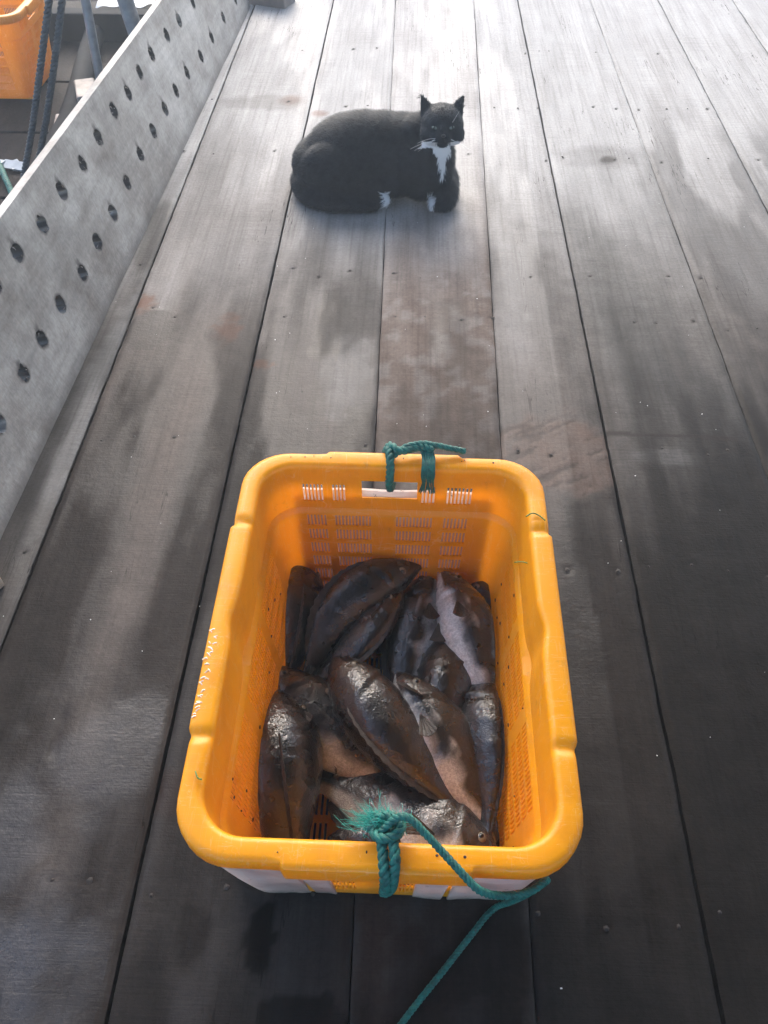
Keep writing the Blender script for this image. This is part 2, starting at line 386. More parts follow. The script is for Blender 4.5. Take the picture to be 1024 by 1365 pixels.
    if i == 5:
        dirt = np.maximum(dirt, .8 * blob(X, Y, .523, 2.165, .022, .02, .5)); wet = np.maximum(wet, .3 * blob(X, Y, .5, 2.18, .10, .06, .5, .4))
        dirt = np.maximum(dirt, .7 * (np.abs(Y - 1.098 + .03 * (X - .5)) < .0045) * (X < .61)); pale = np.maximum(pale, .3 * blob(X, Y, .47, 1.045, .05, .022, .5, .4))
    if i >= 6: wet = np.maximum(wet, .55 * sst(n1, .45, .6) * (1 - sst(Y, 2.1, 2.7)))
    if i == 0:
        wet = np.maximum(wet, .55 * blob(X, Y, -.61, 1.75, .05, .16, .2, .2)); wet *= 1 - .75 * blob(X, Y, -.612, .95, .018, .28, .5, .4, 12); pale = np.maximum(pale, .3 * blob(X, Y, -.612, 1.15, .03, .3, .4, .4))
    # ---- nail heads rows
    for yn in (.27, .80, 1.056, 1.44, 1.604, 2.165, 2.48, 2.9):
        for f_ in (.12, .38, .66, .9):
            if random.random() < .35: continue
            cx = float(np.interp(yn, ys, xl) + f_ * .25 + random.uniform(-.015, .015)); cy = yn + random.uniform(-.02, .02); r_ = random.uniform(.0028, .0048); NAILS.append((cx, cy, r_))
            dd = blob(X, Y, cx, cy, r_, r_ * 1.1, .3, .35, 80); dirt = np.maximum(dirt, .92 * dd); Z -= .002 * dd
    nv = len(ys); F = []
    idx = np.arange(nv * nu).reshape(nv, nu)
    A = np.stack([idx[:-1, :-1], idx[:-1, 1:], idx[1:, 1:], idx[1:, :-1]], -1).reshape(-1, 4)
    V = np.stack([X, Y, Z], -1).reshape(-1, 3)
    # edge skirts give the board its thickness
    lo = nv * nu; sk_ = []
    for col, x in ((0, X[:, 0]), (nu - 1, X[:, -1])): sk_.append(np.stack([x, ys, Z[:, col] - .034], -1))
    V = np.concatenate([V] + sk_); l0 = np.arange(nv) + lo; r0 = np.arange(nv) + lo + nv
    B = np.stack([idx[:-1, 0], idx[1:, 0], l0[1:], l0[:-1]], -1); D = np.stack([idx[:-1, -1], r0[:-1], r0[1:], idx[1:, -1]], -1)
    E_ = np.array([[idx[0, 0], l0[0], r0[0], idx[0, -1]]]) 
    Fa = np.concatenate([A, B, D, E_])
    me = bpy.data.meshes.new('plank'); me.from_pydata(V.tolist(), [], Fa.tolist()); me.update(); smooth_mesh(me, 50)
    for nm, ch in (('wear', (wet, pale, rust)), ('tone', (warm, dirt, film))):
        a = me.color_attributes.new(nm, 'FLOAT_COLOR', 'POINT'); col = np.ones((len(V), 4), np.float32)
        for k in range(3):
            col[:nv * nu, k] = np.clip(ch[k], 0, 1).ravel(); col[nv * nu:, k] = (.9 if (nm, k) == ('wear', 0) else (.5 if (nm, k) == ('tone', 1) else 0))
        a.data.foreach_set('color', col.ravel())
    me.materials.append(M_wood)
    o = bpy.data.objects.new('plank', me); C.collection.objects.link(o); o.parent = deck

nm = MB()
for cx, cy, r_ in NAILS:
    n = 7; a0 = random.random() * 6
    zc = .0026 if False else .0015
    ring = [(cx + r_ * random.uniform(.65, 1.15) * math.cos(a0 + 6.283 * k / n), cy + r_ * random.uniform(.7, 1.2) * math.sin(a0 + 6.283 * k / n), zc - .001) for k in range(n)]
    nm.add(ring + [(cx, cy, zc + .0004)], [(k, (k + 1) % n, n) for k in range(n)])
no_ = nm.build('nail_holes', M_nail, deck); no_['kind'] = 'stuff'

# ------------------------------------------------------------------ perforated board standing on edge at the deck's left side
def perforated_board():
    th = R(75); u = Vector((-math.cos(th), 0, math.sin(th))); nrm = Vector((math.sin(th), 0, math.cos(th)))
    y0, y1 = .25, 3.27
    holes = [(1.104, .111), (.977, .108), (1.202, .110), (1.312, .112), (1.436, .100), (1.548, .103), (1.667, .103), (1.795, .109), (1.925, .114), (2.051, .112), (2.179, .113), (2.298, .110),
             (2.428, .106), (2.587, .09), (2.743, .088), (2.925, .083), (3.122, .075), (1.185, .245), (1.29, .241), (1.405, .23), (1.53, .232), (1.655, .226), (1.774, .228), (1.902, .23), (2.014, .224), (2.129, .226), (2.246, .226),
             (2.399, .217), (2.531, .21), (2.698, .202), (2.85, .196), (3.0, .19), (.85, .109), (.72, .11), (.6, .11), (.47, .11), (1.06, .243), (.93, .243), (.8, .243), (.67, .243), (.54, .243), (.4, .243)]
    wtop = lambda y: .312 - .018 * (y - .8)
    xb = lambda y: -.6665 + .0245 * (y - .806)
    TH = .024
    from mathutils.geometry import delaunay_2d_cdt
    pts = []; edges = []; rings = []
    ncol = 300
    bot = [(y0 + (y1 - y0) * k / ncol, 0.0) for k in range(ncol + 1)]; topl = [(y, float(wtop(y))) for y, _ in bot[::-1]]
    lp = bot + topl; pts += lp; edges += [(k, (k + 1) % len(lp)) for k in range(len(lp))]
    for k, (hy, hu) in enumerate(holes):
        rr = .0150 + .0025 * random.random(); ring = []; n = 30
        for q in range(n):
            A = 2 * math.pi * q / n; ca, sa = math.cos(A), math.sin(A)
            ra = rr * (1 + .5 * (float(vn(np.array(ca * 2.2 + k * 7.3 + 40), np.array(sa * 2.2 + k * 3.1 + 9))) - .5) + .1 * (random.random() - .5))
            ring.append((hy + ca * ra, hu + sa * ra))
        b0 = len(pts); pts += ring; edges += [(b0 + q, b0 + (q + 1) % n) for q in range(n)]; rings.append(ring)
        for q in range(n):
            A = 2 * math.pi * (q + .5) / n; ra = rr + .0038 + .003 * random.random(); pts.append((hy + math.cos(A) * ra, hu + math.sin(A) * ra))
    HA = np.array(holes)
    for y in np.arange(y0 + .006, y1 - .004, .009):
        for uu in np.arange(.006, wtop(y) - .004, .009):
            p = (y + random.uniform(-.001, .001), uu + random.uniform(-.001, .001))
            if np.min(np.hypot(HA[:, 0] - p[0], HA[:, 1] - p[1])) > .0235: pts.append(p)
    res = delaunay_2d_cdt([Vector(p) for p in pts], edges, [], 0, 1e-6)
    P2 = np.array([tuple(v) for v in res[0]]); tris = [tuple(f) for f in res[2]]
    def in_ring(p, ring):
        c = False; j = len(ring) - 1
        for i in range(len(ring)):
            a, b = ring[i], ring[j]
            if (a[1] > p[1]) != (b[1] > p[1]) and p[0] < (b[0] - a[0]) * (p[1] - a[1]) / (b[1] - a[1]) + a[0]: c = not c
            j = i
        return c
    F = []
    for f in tris:
        c = P2[list(f)].mean(0); d = np.hypot(HA[:, 0] - c[0], HA[:, 1] - c[1]); k = int(np.argmin(d))
        if d[k] < .022 and in_ring(c, rings[k]): continue
        if not (0 <= c[1] <= wtop(c[0])): continue
        F.append(f)
    YY = P2[:, 0]; UU = P2[:, 1]; nvb = len(P2)
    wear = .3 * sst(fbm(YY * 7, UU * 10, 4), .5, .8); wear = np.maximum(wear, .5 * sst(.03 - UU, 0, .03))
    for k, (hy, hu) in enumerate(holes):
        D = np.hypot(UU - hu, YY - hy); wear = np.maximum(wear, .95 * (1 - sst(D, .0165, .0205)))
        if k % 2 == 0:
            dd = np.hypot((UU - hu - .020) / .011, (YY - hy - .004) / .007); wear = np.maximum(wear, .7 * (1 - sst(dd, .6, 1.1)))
    P = np.array([[xb(y) + u.x * uu, y, u.z * uu + .001] for y, uu in zip(YY, UU)])
    P += np.array(nrm)[None, :] * ((fbm(YY * 8, UU * 12, 3) - .5) * .0025)[:, None]
    nn = np.array(nrm); Ff = []
    for f in F:
        p0, p1, p2 = P[f[0]], P[f[1]], P[f[2]]
        Ff.append(tuple(f) if np.dot(np.cross(p1 - p0, p2 - p0), nn) > 0 else tuple(f)[::-1])
    de = {}
    for f in Ff:
        for q in range(3): de[(f[q], f[(q + 1) % 3])] = 1
    rim = [(b, a, a + nvb, b + nvb) for (a, b) in de if (b, a) not in de]
    allF = Ff + [tuple(v + nvb for v in f)[::-1] for f in Ff] + rim
    P = np.concatenate([P, P - nn[None, :] * TH]); wear = np.concatenate([wear, wear]); nvb *= 2
    me = bpy.data.meshes.new('perforated_board'); me.from_pydata(P.tolist(), [], [tuple(map(int, f)) for f in allF])
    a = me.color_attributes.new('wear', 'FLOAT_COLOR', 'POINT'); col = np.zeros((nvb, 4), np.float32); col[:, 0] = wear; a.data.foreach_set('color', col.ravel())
    me.materials.append(M_board)
    o = bpy.data.objects.new('perforated_board', me); C.collection.objects.link(o)
    bm = bmesh.new(); bm.from_mesh(me); bmesh.ops.delete(bm, geom=[v for v in bm.verts if not v.link_faces], context='VERTS'); bm.to_mesh(me); bm.free()
    smooth_mesh(o.data, 40)
    lab(o, 'long grey weathered board on edge with two rows of ragged drilled holes', 'board')
    # splinters in the holes
    sp = MB()
    for k, (hy, hu) in enumerate(holes):
        for q in range(random.randint(1, 3)):
            an = random.uniform(0, 6.28); c0 = Vector((xb(hy), hy, 0)) + u * (hu + .0135 * math.sin(an)) + Vector((0, .0135 * math.cos(an), 0)); L = random.uniform(.004, .012)
            d = (u * math.sin(an + random.uniform(-.8, .8)) + Vector((0, math.cos(an), 0))) * -L * .7 + nrm * random.uniform(-.004, .004)
            sp.tube([c0 - nrm * .002, c0 + d * .5, c0 + d], [.0016, .001, .0003], 4)
    spo = sp.build('splinters', M_splinter, o); spo['kind'] = 'stuff'
perforated_board()

post = MB(); post.box((-.545, 3.325, .0), (.17, .09, .16), Matrix.Rotation(R(-20), 3, 'Z'))
po = post.build('timber_block', simple('brown_grey_timber', (.12, .1, .095), (.2, .17, .16), 14, .6), None)
bake(po, [('BEVEL', dict(width=.006, segments=2))]); lab(po, 'brown grey timber block at the far end of the drilled board', 'timber')
wb = MB(); wb.box((0, 0, 0), (.085, .036, .022)); wb.box((-.02, .004, .016), (.05, .026, .012), Matrix.Rotation(R(9), 3, 'Z'))
wo = wb.build('wood_offcut', M_tan); bake(wo, [('BEVEL', dict(width=.003, segments=2))]); wo.location = (-.672, .726, .013); wo.rotation_euler = (0, .06, R(-32)); lab(wo, 'small pale broken wood offcut at the left edge beside the drilled board', 'offcut')

# ------------------------------------------------------------------ lower walkway and what stands on it
lw = MB(); z0 = -.235
for k, (ya, yb) in enumerate([(1.0, 1.42), (1.425, 1.85), (1.856, 2.26), (2.272, 2.69), (2.704, 3.1), (3.108, 3.52), (3.53, 3.94), (3.945, 4.4), (4.41, 4.9), (4.91, 5.5)]):
    lw.box((-1.75, (ya + yb) / 2, z0 + .015 + random.uniform(-.002, .002)), (1.95, yb - ya, .04))
lo_ = lw.build('walkway', M_darkwood); bake(lo_, [('BEVEL', dict(width=.004, segments=2))]); lo_['kind'] = 'structure'

bt = MB()
bt.tube(catmull([(-1.30, 3.62, -.17), (-1.245, 3.25, -.17), (-1.16, 2.75, -.165), (-1.13, 2.3, -.16), (-1.10, 1.9, -.16)], 6), .038, 10)
lab(bt.build('rubber_hose', M_rubber, smooth=40), 'thick black hose running along the lower walkway behind the drilled board', 'hose')
bb = MB(); bb.box((-1.34, 3.52, -.155), (.62, .07, .11)); o = bb.build('black_beam', M_rubber); bake(o, [('BEVEL', dict(width=.006, segments=2))]); lab(o, 'short black beam lying across the walkway beside the orange crate', 'beam')
lb = MB(); lb.box((-1.13, 2.86, -.145), (.07, .15, .055), Matrix.Rotation(R(20), 3, 'Z')); lb.box((-1.105, 2.45, -.15), (.06, .5, .035), Matrix.Rotation(R(12), 3, 'Z'))
o = lb.build('broken_timber', simple('worn_timber', (.06, .045, .04), (.42, .35, .3), 9, .6)); bake(o, [('BEVEL', dict(width=.005, segments=2))]); lab(o, 'worn brown timber with a pale broken end beyond the drilled board', 'timber')
for nm, pts, lb_ in (('hanging_rope', [(-.835, 2.1, .44), (-.905, 2.1, .29), (-.999, 2.1, .09), (-1.075, 2.1, -.06), (-1.14, 2.12, -.2)], 'dark grey rope hanging in front of the orange crate, nearer its corner on the left'),
                ('hanging_rope', [(-.805, 2.1, .44), (-.872, 2.1, .29), (-.947, 2.1, .129), (-1.03, 2.1, -.04), (-1.09, 2.12, -.2)], 'dark grey rope hanging beside its twin, the one nearer the steel pipes')):
    m = MB(); twisted(m, [(pts[0][0] + .467 * 1.95, 2.1, 2.39), (pts[0][0] + .467 * .5, 2.1, .94)] + pts, .0085, 30, .035); lab(m.build(nm, M_greyrope, smooth=60), lb_, 'rope', 'dark ropes hanging at the left')
for pts, r_, lb_ in (([(-1.08, 2.98, 2.25), (-1.105, 3.0, .124), (-1.128, 3.0, -.2)], .016, 'slim galvanised steel pipe standing nearer the hanging ropes'), ([(-1.06, 3.0, 2.25), (-.975, 3.0, .125), (-.935, 3.0, -.2)], .027, 'thicker galvanised steel pipe standing nearest the drilled board')):
    m = MB(); m.tube(pts, r_, 16); m.tube([(pts[2][0], pts[2][1], -.215), (pts[2][0], pts[2][1], -.2)], r_ * 1.8, 16); lab(m.build('steel_pipe', M_steel, smooth=40), lb_, 'pipe', 'steel pipes at the left')
m = MB()
for p in ((-1.45, 3.72), (-1.405, 3.70), (-1.44, 3.60), (-1.385, 3.60)):
    a = random.uniform(0, 3); m.ball((p[0], p[1], -.19), (.02, .016, .012), 8, 5)
lab(m.build('shells', simple('white_shell', (.5, .52, .54), (.75, .76, .78), 60, .4), smooth=0), 'few white shells lying on the walkway between the ropes and the pipe', 'shells', kind='stuff')
m = MB(); pts = []
for i in range(7):
    for j in range(7):
        pts.append((-1.36 + i * .04 + .01 * math.sin(j), 3.75 + j * .035, -.18 + .03 * abs(math.sin(i * 1.3 + j * .9)) + .01 * random.random()))
m.add(pts, [(i * 7 + j, (i + 1) * 7 + j, (i + 1) * 7 + j + 1, i * 7 + j + 1) for i in range(6) for j in range(6)])
o = m.build('plastic_bag', M_greyp); bake(o, [('SOLIDIFY', dict(thickness=.003)), ('SUBSURF', dict(levels=2))]); smooth_mesh(o.data); lab(o, 'crumpled grey blue plastic bag on the walkway between the two pipes', 'bag')
m = MB(); twisted(m, [(-1.32, 2.47, -.19), (-1.26, 2.36, -.18), (-1.2, 2.25, -.19), (-1.15, 2.1, -.2)], .009, 10, .03); lab(m.build('teal_rope', M_rope, smooth=60), 'short teal rope on the walkway at the left edge', 'rope')
m = MB()
for k in range(9):
    m.box((-1.30 + random.uniform(-.05, .05), 2.40 + random.uniform(-.06, .06), -.205 + k * .003), (random.uniform(.03, .08), random.uniform(.02, .05), .006), Matrix.Rotation(random.uniform(0, 3), 3, 'Z') @ Matrix.Rotation(random.uniform(-.3, .3), 3, 'X'))
lab(m.build('plastic_scraps', M_greyp), 'pale grey plastic scraps beside the teal rope at the left edge', 'scraps', kind='stuff')

# ------------------------------------------------------------------ fish crate
def crate_grid(A, B, H, detail=True):
    """rounded tapering box with a flange, real slots; returns V, F"""
    NC = 8
    # straight-side break points as fractions of the side, -1..1, plus which column ranges carry slots
    def fill(br, lo=-1, hi=1, mx=.12):
        br = sorted(set([round(b, 5) for b in br if lo <= b <= hi] + [lo, hi])); out = [br[0]]
        for b in br[1:]:
            k = int((b - out[-1]) / mx)
            a = out[-1]
            for q in range(k): out.append(a + (b - a) * (q + 1) / (k + 1))
            out.append(b)
        return out
    def slots(a, b, n, duty=.58):
        p = (b - a) / n; return [(a + p * k, a + p * k + p * duty) for k in range(n)]
    s = .14
    short_low = slots(-.137 / s, -.104 / s, 6) + slots(-.092 / s, -.032 / s, 11) + slots(.006 / s, .066 / s, 11) + slots(.082 / s, .122 / s, 7)
    short_top = short_low[:6] + short_low[6:10] + short_low[24:28] + short_low[28:]
    hand = (-.047 / s, .037 / s)
    longs = slots(-.9, -.36, 18) + slots(-.26, .28, 18) + slots(.38, .9, 17)
    sb = [e for q in short_low for e in q] + list(hand) + [-.09 / s * 1.0, .09 / s]
    lb = [e for q in longs for e in q] + [-.62, -.66, .62, .66, -.05, .05]
    SB = fill(sb); LB = fill(lb)
    cols = []     # (side, frac) ; sides 0:+y(back) 1:-x 2:-y 3:+x, corners between
    def corner(c):
        return [('c', c, k / NC) for k in range(1, NC)]
    cols += [('s', 0, f) for f in SB[::-1]] + corner(0) + [('s', 1, f) for f in LB[::-1]] + corner(1) + [('s', 2, f) for f in SB] + corner(2) + [('s', 3, f) for f in LB] + corner(3)
    cornerdir = [(-1, 1, 90), (-1, -1, 180), (1, -1, 270), (1, 1, 0)]
    # profile rows: (inset d, z)
    rows = [(.0018, H - .024, 0), (0, H - .020, 0), (0, H - .007, 0), (.001, H - .003, 0), (.0035, H - .0006, 0), (.007, H, 0), (.0175, H, 0), (.021, H - .001, 0), (.0235, H - .004, 0), (.0245, H - .009, 0)]
    wall_top = [H - .0265, H - .034, H - .058, H - .067]
    rows += [(.0247, wall_top[0], 1), (.0262, wall_top[1], 2), (.0268, wall_top[2], 3), (.0272, wall_top[3], 4), (.0276, H - .080, 5), (.0325, H - .0855, 6)]
    zs = []; z = H - .0885; p = .0272
    k = 0
    while z - .022 > .018: zs += [(z, 10 + 2 * k), (z - .0205, 11 + 2 * k)]; z -= p; k += 1
    slope = lambda z: .0335 + (H - .0885 - z) / (H - .0885) * .021
    for z, tag_ in zs: rows.append((slope(z), z, tag_))
    rows += [(.0535, .018, 90), (.0555, .0145, 91), (.059, .0125, 92)]
    V = []; tagc = []
    for (d, z, t) in rows:
        a = A / 2 - d; b = B / 2 - d; r = max(.058 - d * .55, .02) if d < .04 else max(.036 - (d - .04) * .4, .02)
        for c in cols:
            if c[0] == 's':
                sd_, f = c[1], c[2]
                hx = a - r; hy = b - r
                x, y, nx, ny = [(f * hx, b, 0, 1), (-a, f * hy, -1, 0), (f * hx, -b, 0, -1), (a, f * hy, 1, 0)][sd_]
                L = (abs(x) if sd_ in (0, 2) else abs(y)); zz = z
                if d < .016:
                    if sd_ in (0, 2): out = .0055 * (1 - float(sst(np.array(L), .084, .09)))
                    else: out = .003 * (1 - float(sst(np.array(L), .131, .137)))
                    x += nx * out; y += ny * out
                    if sd_ in (0, 2): zz -= out * 1.2 * (d < .0005 or t == 0 and z < H - .015)
                if t == 0 and sd_ in (1, 3): zz -= .0042 * math.exp(-((L - .139) / .006) ** 2) * (1 if z > H - .018 else .2)
                if .015 < d < .03 and sd_ in (1, 3): q = .005 * math.exp(-((y) / .022) ** 2); x += nx * q
                V.append((x, y, zz))
            else:
                cx, cy, a0 = cornerdir[c[1]]; an = R(a0 + 90 * c[2]); V.append((cx * (a - r) + r * math.cos(an), cy * (b - r) + r * math.sin(an), z))
    n = len(cols); F = []
    def inr(f, lst): return any(q[0] - 1e-4 <= f < q[1] - 1e-4 for q in lst)
    for i in range(len(rows) - 1):
        t = rows[i][2]
        for j in range(n):
            j2 = (j + 1) % n; c, c2 = cols[j], cols[j2]; hole = False
            if c[0] == 's' and c2[0] == 's' and c[1] == c2[1] and detail:
                f = min(c[2], c2[2]); sd_ = c[1]
                if sd_ in (0, 2):
                    if t in (1, 2) and hand[0] - 1e-4 <= f < hand[1] - 1e-4: hole = True
                    if t in (2, 3) and inr(f, short_top): hole = True
                    if 10 <= t < 90 and t % 2 == 0 and inr(f, short_low): hole = True
                else:
                    if 10 <= t < 90 and t % 2 == 0 and inr(f, longs): hole = True
            if not hole: F.append((i * n + j, i * n + j2, (i + 1) * n + j2, (i + 1) * n + j))
    return V, F, n, len(rows)

def make_crate(mat, name='fish_crate', A=.387, B=.52, H=.29):
    V, F, n, nr = crate_grid(A, B, H)
    root = empty(name)
    body = mesh('body', V, F, mat, root)
    bm = bmesh.new(); bm.from_mesh(body.data); bmesh.ops.recalc_face_normals(bm, faces=bm.faces)
    bmesh.ops.delete(bm, geom=[v for v in bm.verts if not v.link_faces], context='VERTS')
    # flange top must look up
    f0 = max(bm.faces, key=lambda f: f.calc_center_median().z)
    if f0.normal.z < 0: bmesh.ops.reverse_faces(bm, faces=bm.faces)
    bm.to_mesh(body.data); bm.free()
    bake(body, [('SOLIDIFY', dict(thickness=.0026, offset=-1))]); smooth_mesh(body.data, 38)
    # bottom grid
    g = MB(); ax = A / 2 - .0585; by = B / 2 - .0585
    xs = sorted([-ax, -.115, -.06, -.022, .022, .06, .115, ax]); yb = np.linspace(-by, by, 11)
    g2 = MB()
    for k in range(len(yb)):
        g2.box((0, yb[k], .0118), (2 * ax, .009, .0042))
    for x in (-ax + .004, -.062, 0, .062, ax - .004): g2.box((x, 0, .0120), (.012, 2 * by, .0042))
    x = -ax + .012
    while x < ax - .01:
        g2.box((x, 0, .0116), (.0034, 2 * by, .0034)); x += .0068
    g2.build('bottom_grid', mat, root)
    return root

CX, CY = -.0155, .488
crate = make_crate(M_yel); crate.location = (CX, CY, 0)
lab(crate, 'yellow plastic fish crate full of dark fish on the wet deck', 'crate')

def panel(x0, x1, front, wrap=0, corner=None, top=.236, name='outer_panel'):
    """white plates standing outside the short walls, in crate-local coordinates"""
    sgn = -1 if front else 1; H0 = 0.004
    zs = np.linspace(H0, top, 14)
    path = []
    rc = .055; hw = .196
    if wrap:
        s = 1 if x1 > 0 else -1
        xa = x0 if s > 0 else x1
        path = [(xa + (s * (hw - rc) - xa) * t, 0.0) for t in np.linspace(0, 1, 16)]
        path += [(s * (hw - rc + rc * math.sin(R(q))), rc - rc * math.cos(R(q))) for q in np.linspace(8, 90, 11)]
        path += [(s * hw, rc + .012)]
    else: path = [(x, 0.0) for x in np.linspace(x0, x1, 10)]
    V = []; F = []
    for z in zs:
        t = (z - H0) / (top - H0)
        yo = .260 - (.052 + (.013 - .052) * t); 
        for k, (x, dy) in enumerate(path):
            xx = x * (1 - .055 * (1 - t)); bulge = .0012 * math.sin(x * 60 + z * 20)
            V.append((xx, sgn * (yo - dy) + bulge, z + (.003 * (vn(np.array(x * 90), np.array(3.)) - .5) if z == zs[0] else 0)))
    n = len(path)
    for i in range(len(zs) - 1):
        for j in range(n - 1): F.append((i * n + j, i * n + j + 1, (i + 1) * n + j + 1, (i + 1) * n + j))
    o = mesh(name, V, F, M_white, crate)
    bm = bmesh.new(); bm.from_mesh(o.data); 
    f = bm.faces[:][0]
    if f.normal.y * sgn < 0: bmesh.ops.reverse_faces(bm, faces=bm.faces)
    bm.to_mesh(o.data); bm.free()
    a = o.data.color_attributes.new('wear', 'FLOAT_COLOR', 'POINT'); col = np.zeros((len(V), 4), np.float32)
    col[:, 0] = [1.0 if v[2] < .012 else (.25 if v[2] < .03 else 0) for v in V]; col[:, 1] = [0 if front else max(0., min(1., (.215 - v[2]) / .03)) for v in V]; a.data.foreach_set('color', col.ravel())
    bake(o, [('SOLIDIFY', dict(thickness=.0055, offset=-1)), ('BEVEL', dict(width=.0012, segments=2))]); smooth_mesh(o.data, 40)
    o['label'] = 'grubby white outer panel'
panel(-.19, -.088, True, 1); panel(-.083, -.055, True); panel(.041, .078, True); panel(.085, .19, True, 1)
panel(-.135, .135, False, top=.236)
# rounded yellow foot tab showing between the white panels
tb = MB(); pr = [(-.05 + .1 * k / 14) for k in range(15)]
tv = []
for k, x in enumerate(pr):
    e = math.sqrt(max(0, 1 - (x / .05) ** 2)); tv += [(x * .42, -.2235, .10), (x * .42, -.2125 , .024 - .016 * e)]
tb.add(tv, [(2 * k, 2 * k + 1, 2 * k + 3, 2 * k + 2) for k in range(14)])
o = tb.build('foot_tab', M_yel, crate); o.location = (.008, .012, 0); bake(o, [('SOLIDIFY', dict(thickness=.004))])
# worn raised marks on the left flange (illegible in the photograph)
wm = MB()
for k in range(15):
    y = .47 - k * .0072; x = -.2035 - CX + .0012 * math.sin(k) - .0016; 
    for q in range(2):
        a = random.uniform(-.9, .9); l = random.uniform(.003, .006)
        cx = x + random.uniform(-.004, .003); cy = y - CY + random.uniform(-.002, .002); dx, dy = l * math.cos(a) / 2, l * math.sin(a) / 2
        wm.tube([(cx - dx, cy - dy, .2898), (cx, cy + .0006, .2902), (cx + dx, cy + dy, .2898)], .0007, 5)
wm.build('worn_marks', simple('worn_pale_plastic', (.85, .6, .35), (.9, .75, .6), 80, .4, bd=0), crate)

# second crate on the lower walkway
crate2 = make_crate(M_yel2); crate2.rotation_euler = (0, 0, R(90)); crate2.location = (-1.565, 3.065, -.2)
lab(crate2, 'orange crate on the lower dark walkway at the far left corner', 'crate')
m = MB(); m.tube([(-1.72, 3.05, .125), (-1.56, 2.98, .118), (-1.44, 2.915, .108)], .014, 8); m.box((-1.44, 2.93, .115), (.06, .04, .03), Matrix.Rotation(R(-25), 3, 'Z')); m.box((-1.6, 3.0, .127), (.25, .05, .012), Matrix.Rotation(R(-25), 3, 'Z'))
o = m.build('plastic_scoop', M_bluep); bake(o, [('BEVEL', dict(width=.004, segments=2))]); lab(o, 'pale blue plastic scoop resting on top of the orange crate', 'scoop')
m = MB(); 
for k in range(5): m.ball((-1.55 - .06 * (k % 3), 2.98 + .07 * (k // 2), .03), (.07, .06, .045), 12, 8)
lab(m.build('orange_net_bundle', simple('orange_net', (.3, .12, .02), (.6, .3, .06), 70, .6, bd=.004), smooth=0), 'bundle of orange netting inside the orange crate', 'netting')

# ------------------------------------------------------------------ fish
def fish_material():
    m, nt, b = newmat('wet_fish_skin'); L = nt.links.new
    at = N(nt, 'ShaderNodeAttribute', attribute_name='skin'); sp = N(nt, 'ShaderNodeSeparateColor'); L(at.outputs['Color'], sp.inputs[0])
    belly, spot, warm = sp.outputs
    n1 = noise(nt, 60, detail=5, rough=.65); n2 = noise(nt, 260, detail=3)
    back = ramp(nt, n1, [(.3, (.006, .0045, .004)), (.7, (.018, .013, .011))])
    side = ramp(nt, n1, [(.3, (.011, .0095, .0085)), (.7, (.045, .038, .033))])
    bel = mixc(nt, warm, (.60, .60, .58), (.40, .37, .34))
    c = mixc(nt, ramp(nt, belly, [(.35, (0, 0, 0)), (.72, (1, 1, 1))]), back, side)
    c = mixc(nt, ramp(nt, belly, [(.66, (0, 0, 0)), (.92, (1, 1, 1))]), c, bel)
    c = mixc(nt, mth(nt, 'MULTIPLY', spot, .8), c, (.012, .009, .008))
    c = mixc(nt, .55, c, ramp(nt, n2, [(.3, (.5, .5, .5)), (.6, (1.15, 1.15, 1.15))]), 'MULTIPLY')
    vc = N(nt, 'ShaderNodeTexVoronoi'); vc.inputs['Scale'].default_value = 560; tc0 = N(nt, 'ShaderNodeTexCoord'); L(tc0.outputs['Object'], vc.inputs['Vector'])
    c = mixc(nt, .28, c, ramp(nt, vc.outputs['Distance'], [(.15, (1.3, 1.27, 1.24)), (.65, (.4, .38, .36))]), 'MULTIPLY')
    L(c, b.inputs['Base Color'])
    L(mth(nt, 'MULTIPLY_ADD', noise(nt, 50, detail=3), .35, .12), b.inputs['Roughness'])
    b.inputs['Specular IOR Level'].default_value = .35
    b.inputs['Coat Weight'].default_value = 1.0; b.inputs['Coat Roughness'].default_value = .04
    vo = N(nt, 'ShaderNodeTexVoronoi'); vo.inputs['Scale'].default_value = 560; tc = N(nt, 'ShaderNodeTexCoord'); L(tc.outputs['Object'], vo.inputs['Vector'])
    n = bump(nt, None, vo.outputs['Distance'], .0007, .8); n = bump(nt, None, noise(nt, 45, detail=3), .003, .6, n); L(n, b.inputs['Normal']); 
    n3 = bump(nt, None, noise(nt, 95, detail=3, rough=.6), .0026, 1.0); L(n3, b.inputs['Coat Normal'])
    return m
M_fish = fish_material()
M_fin = simple('dark_fin', (.012, .009, .008), (.05, .037, .03), 90, .22, .45, .0012)
M_finl = simple('brown_fin', (.014, .011, .009), (.05, .038, .03), 90, .22, .4, .0012)
M_eye = simple('fish_eye', (.004, .004, .005), (.01, .01, .012), 20, .06, bd=0)
M_iris = simple('fish_iris', (.08, .07, .045), (.22, .19, .14), 200, .2, bd=0)

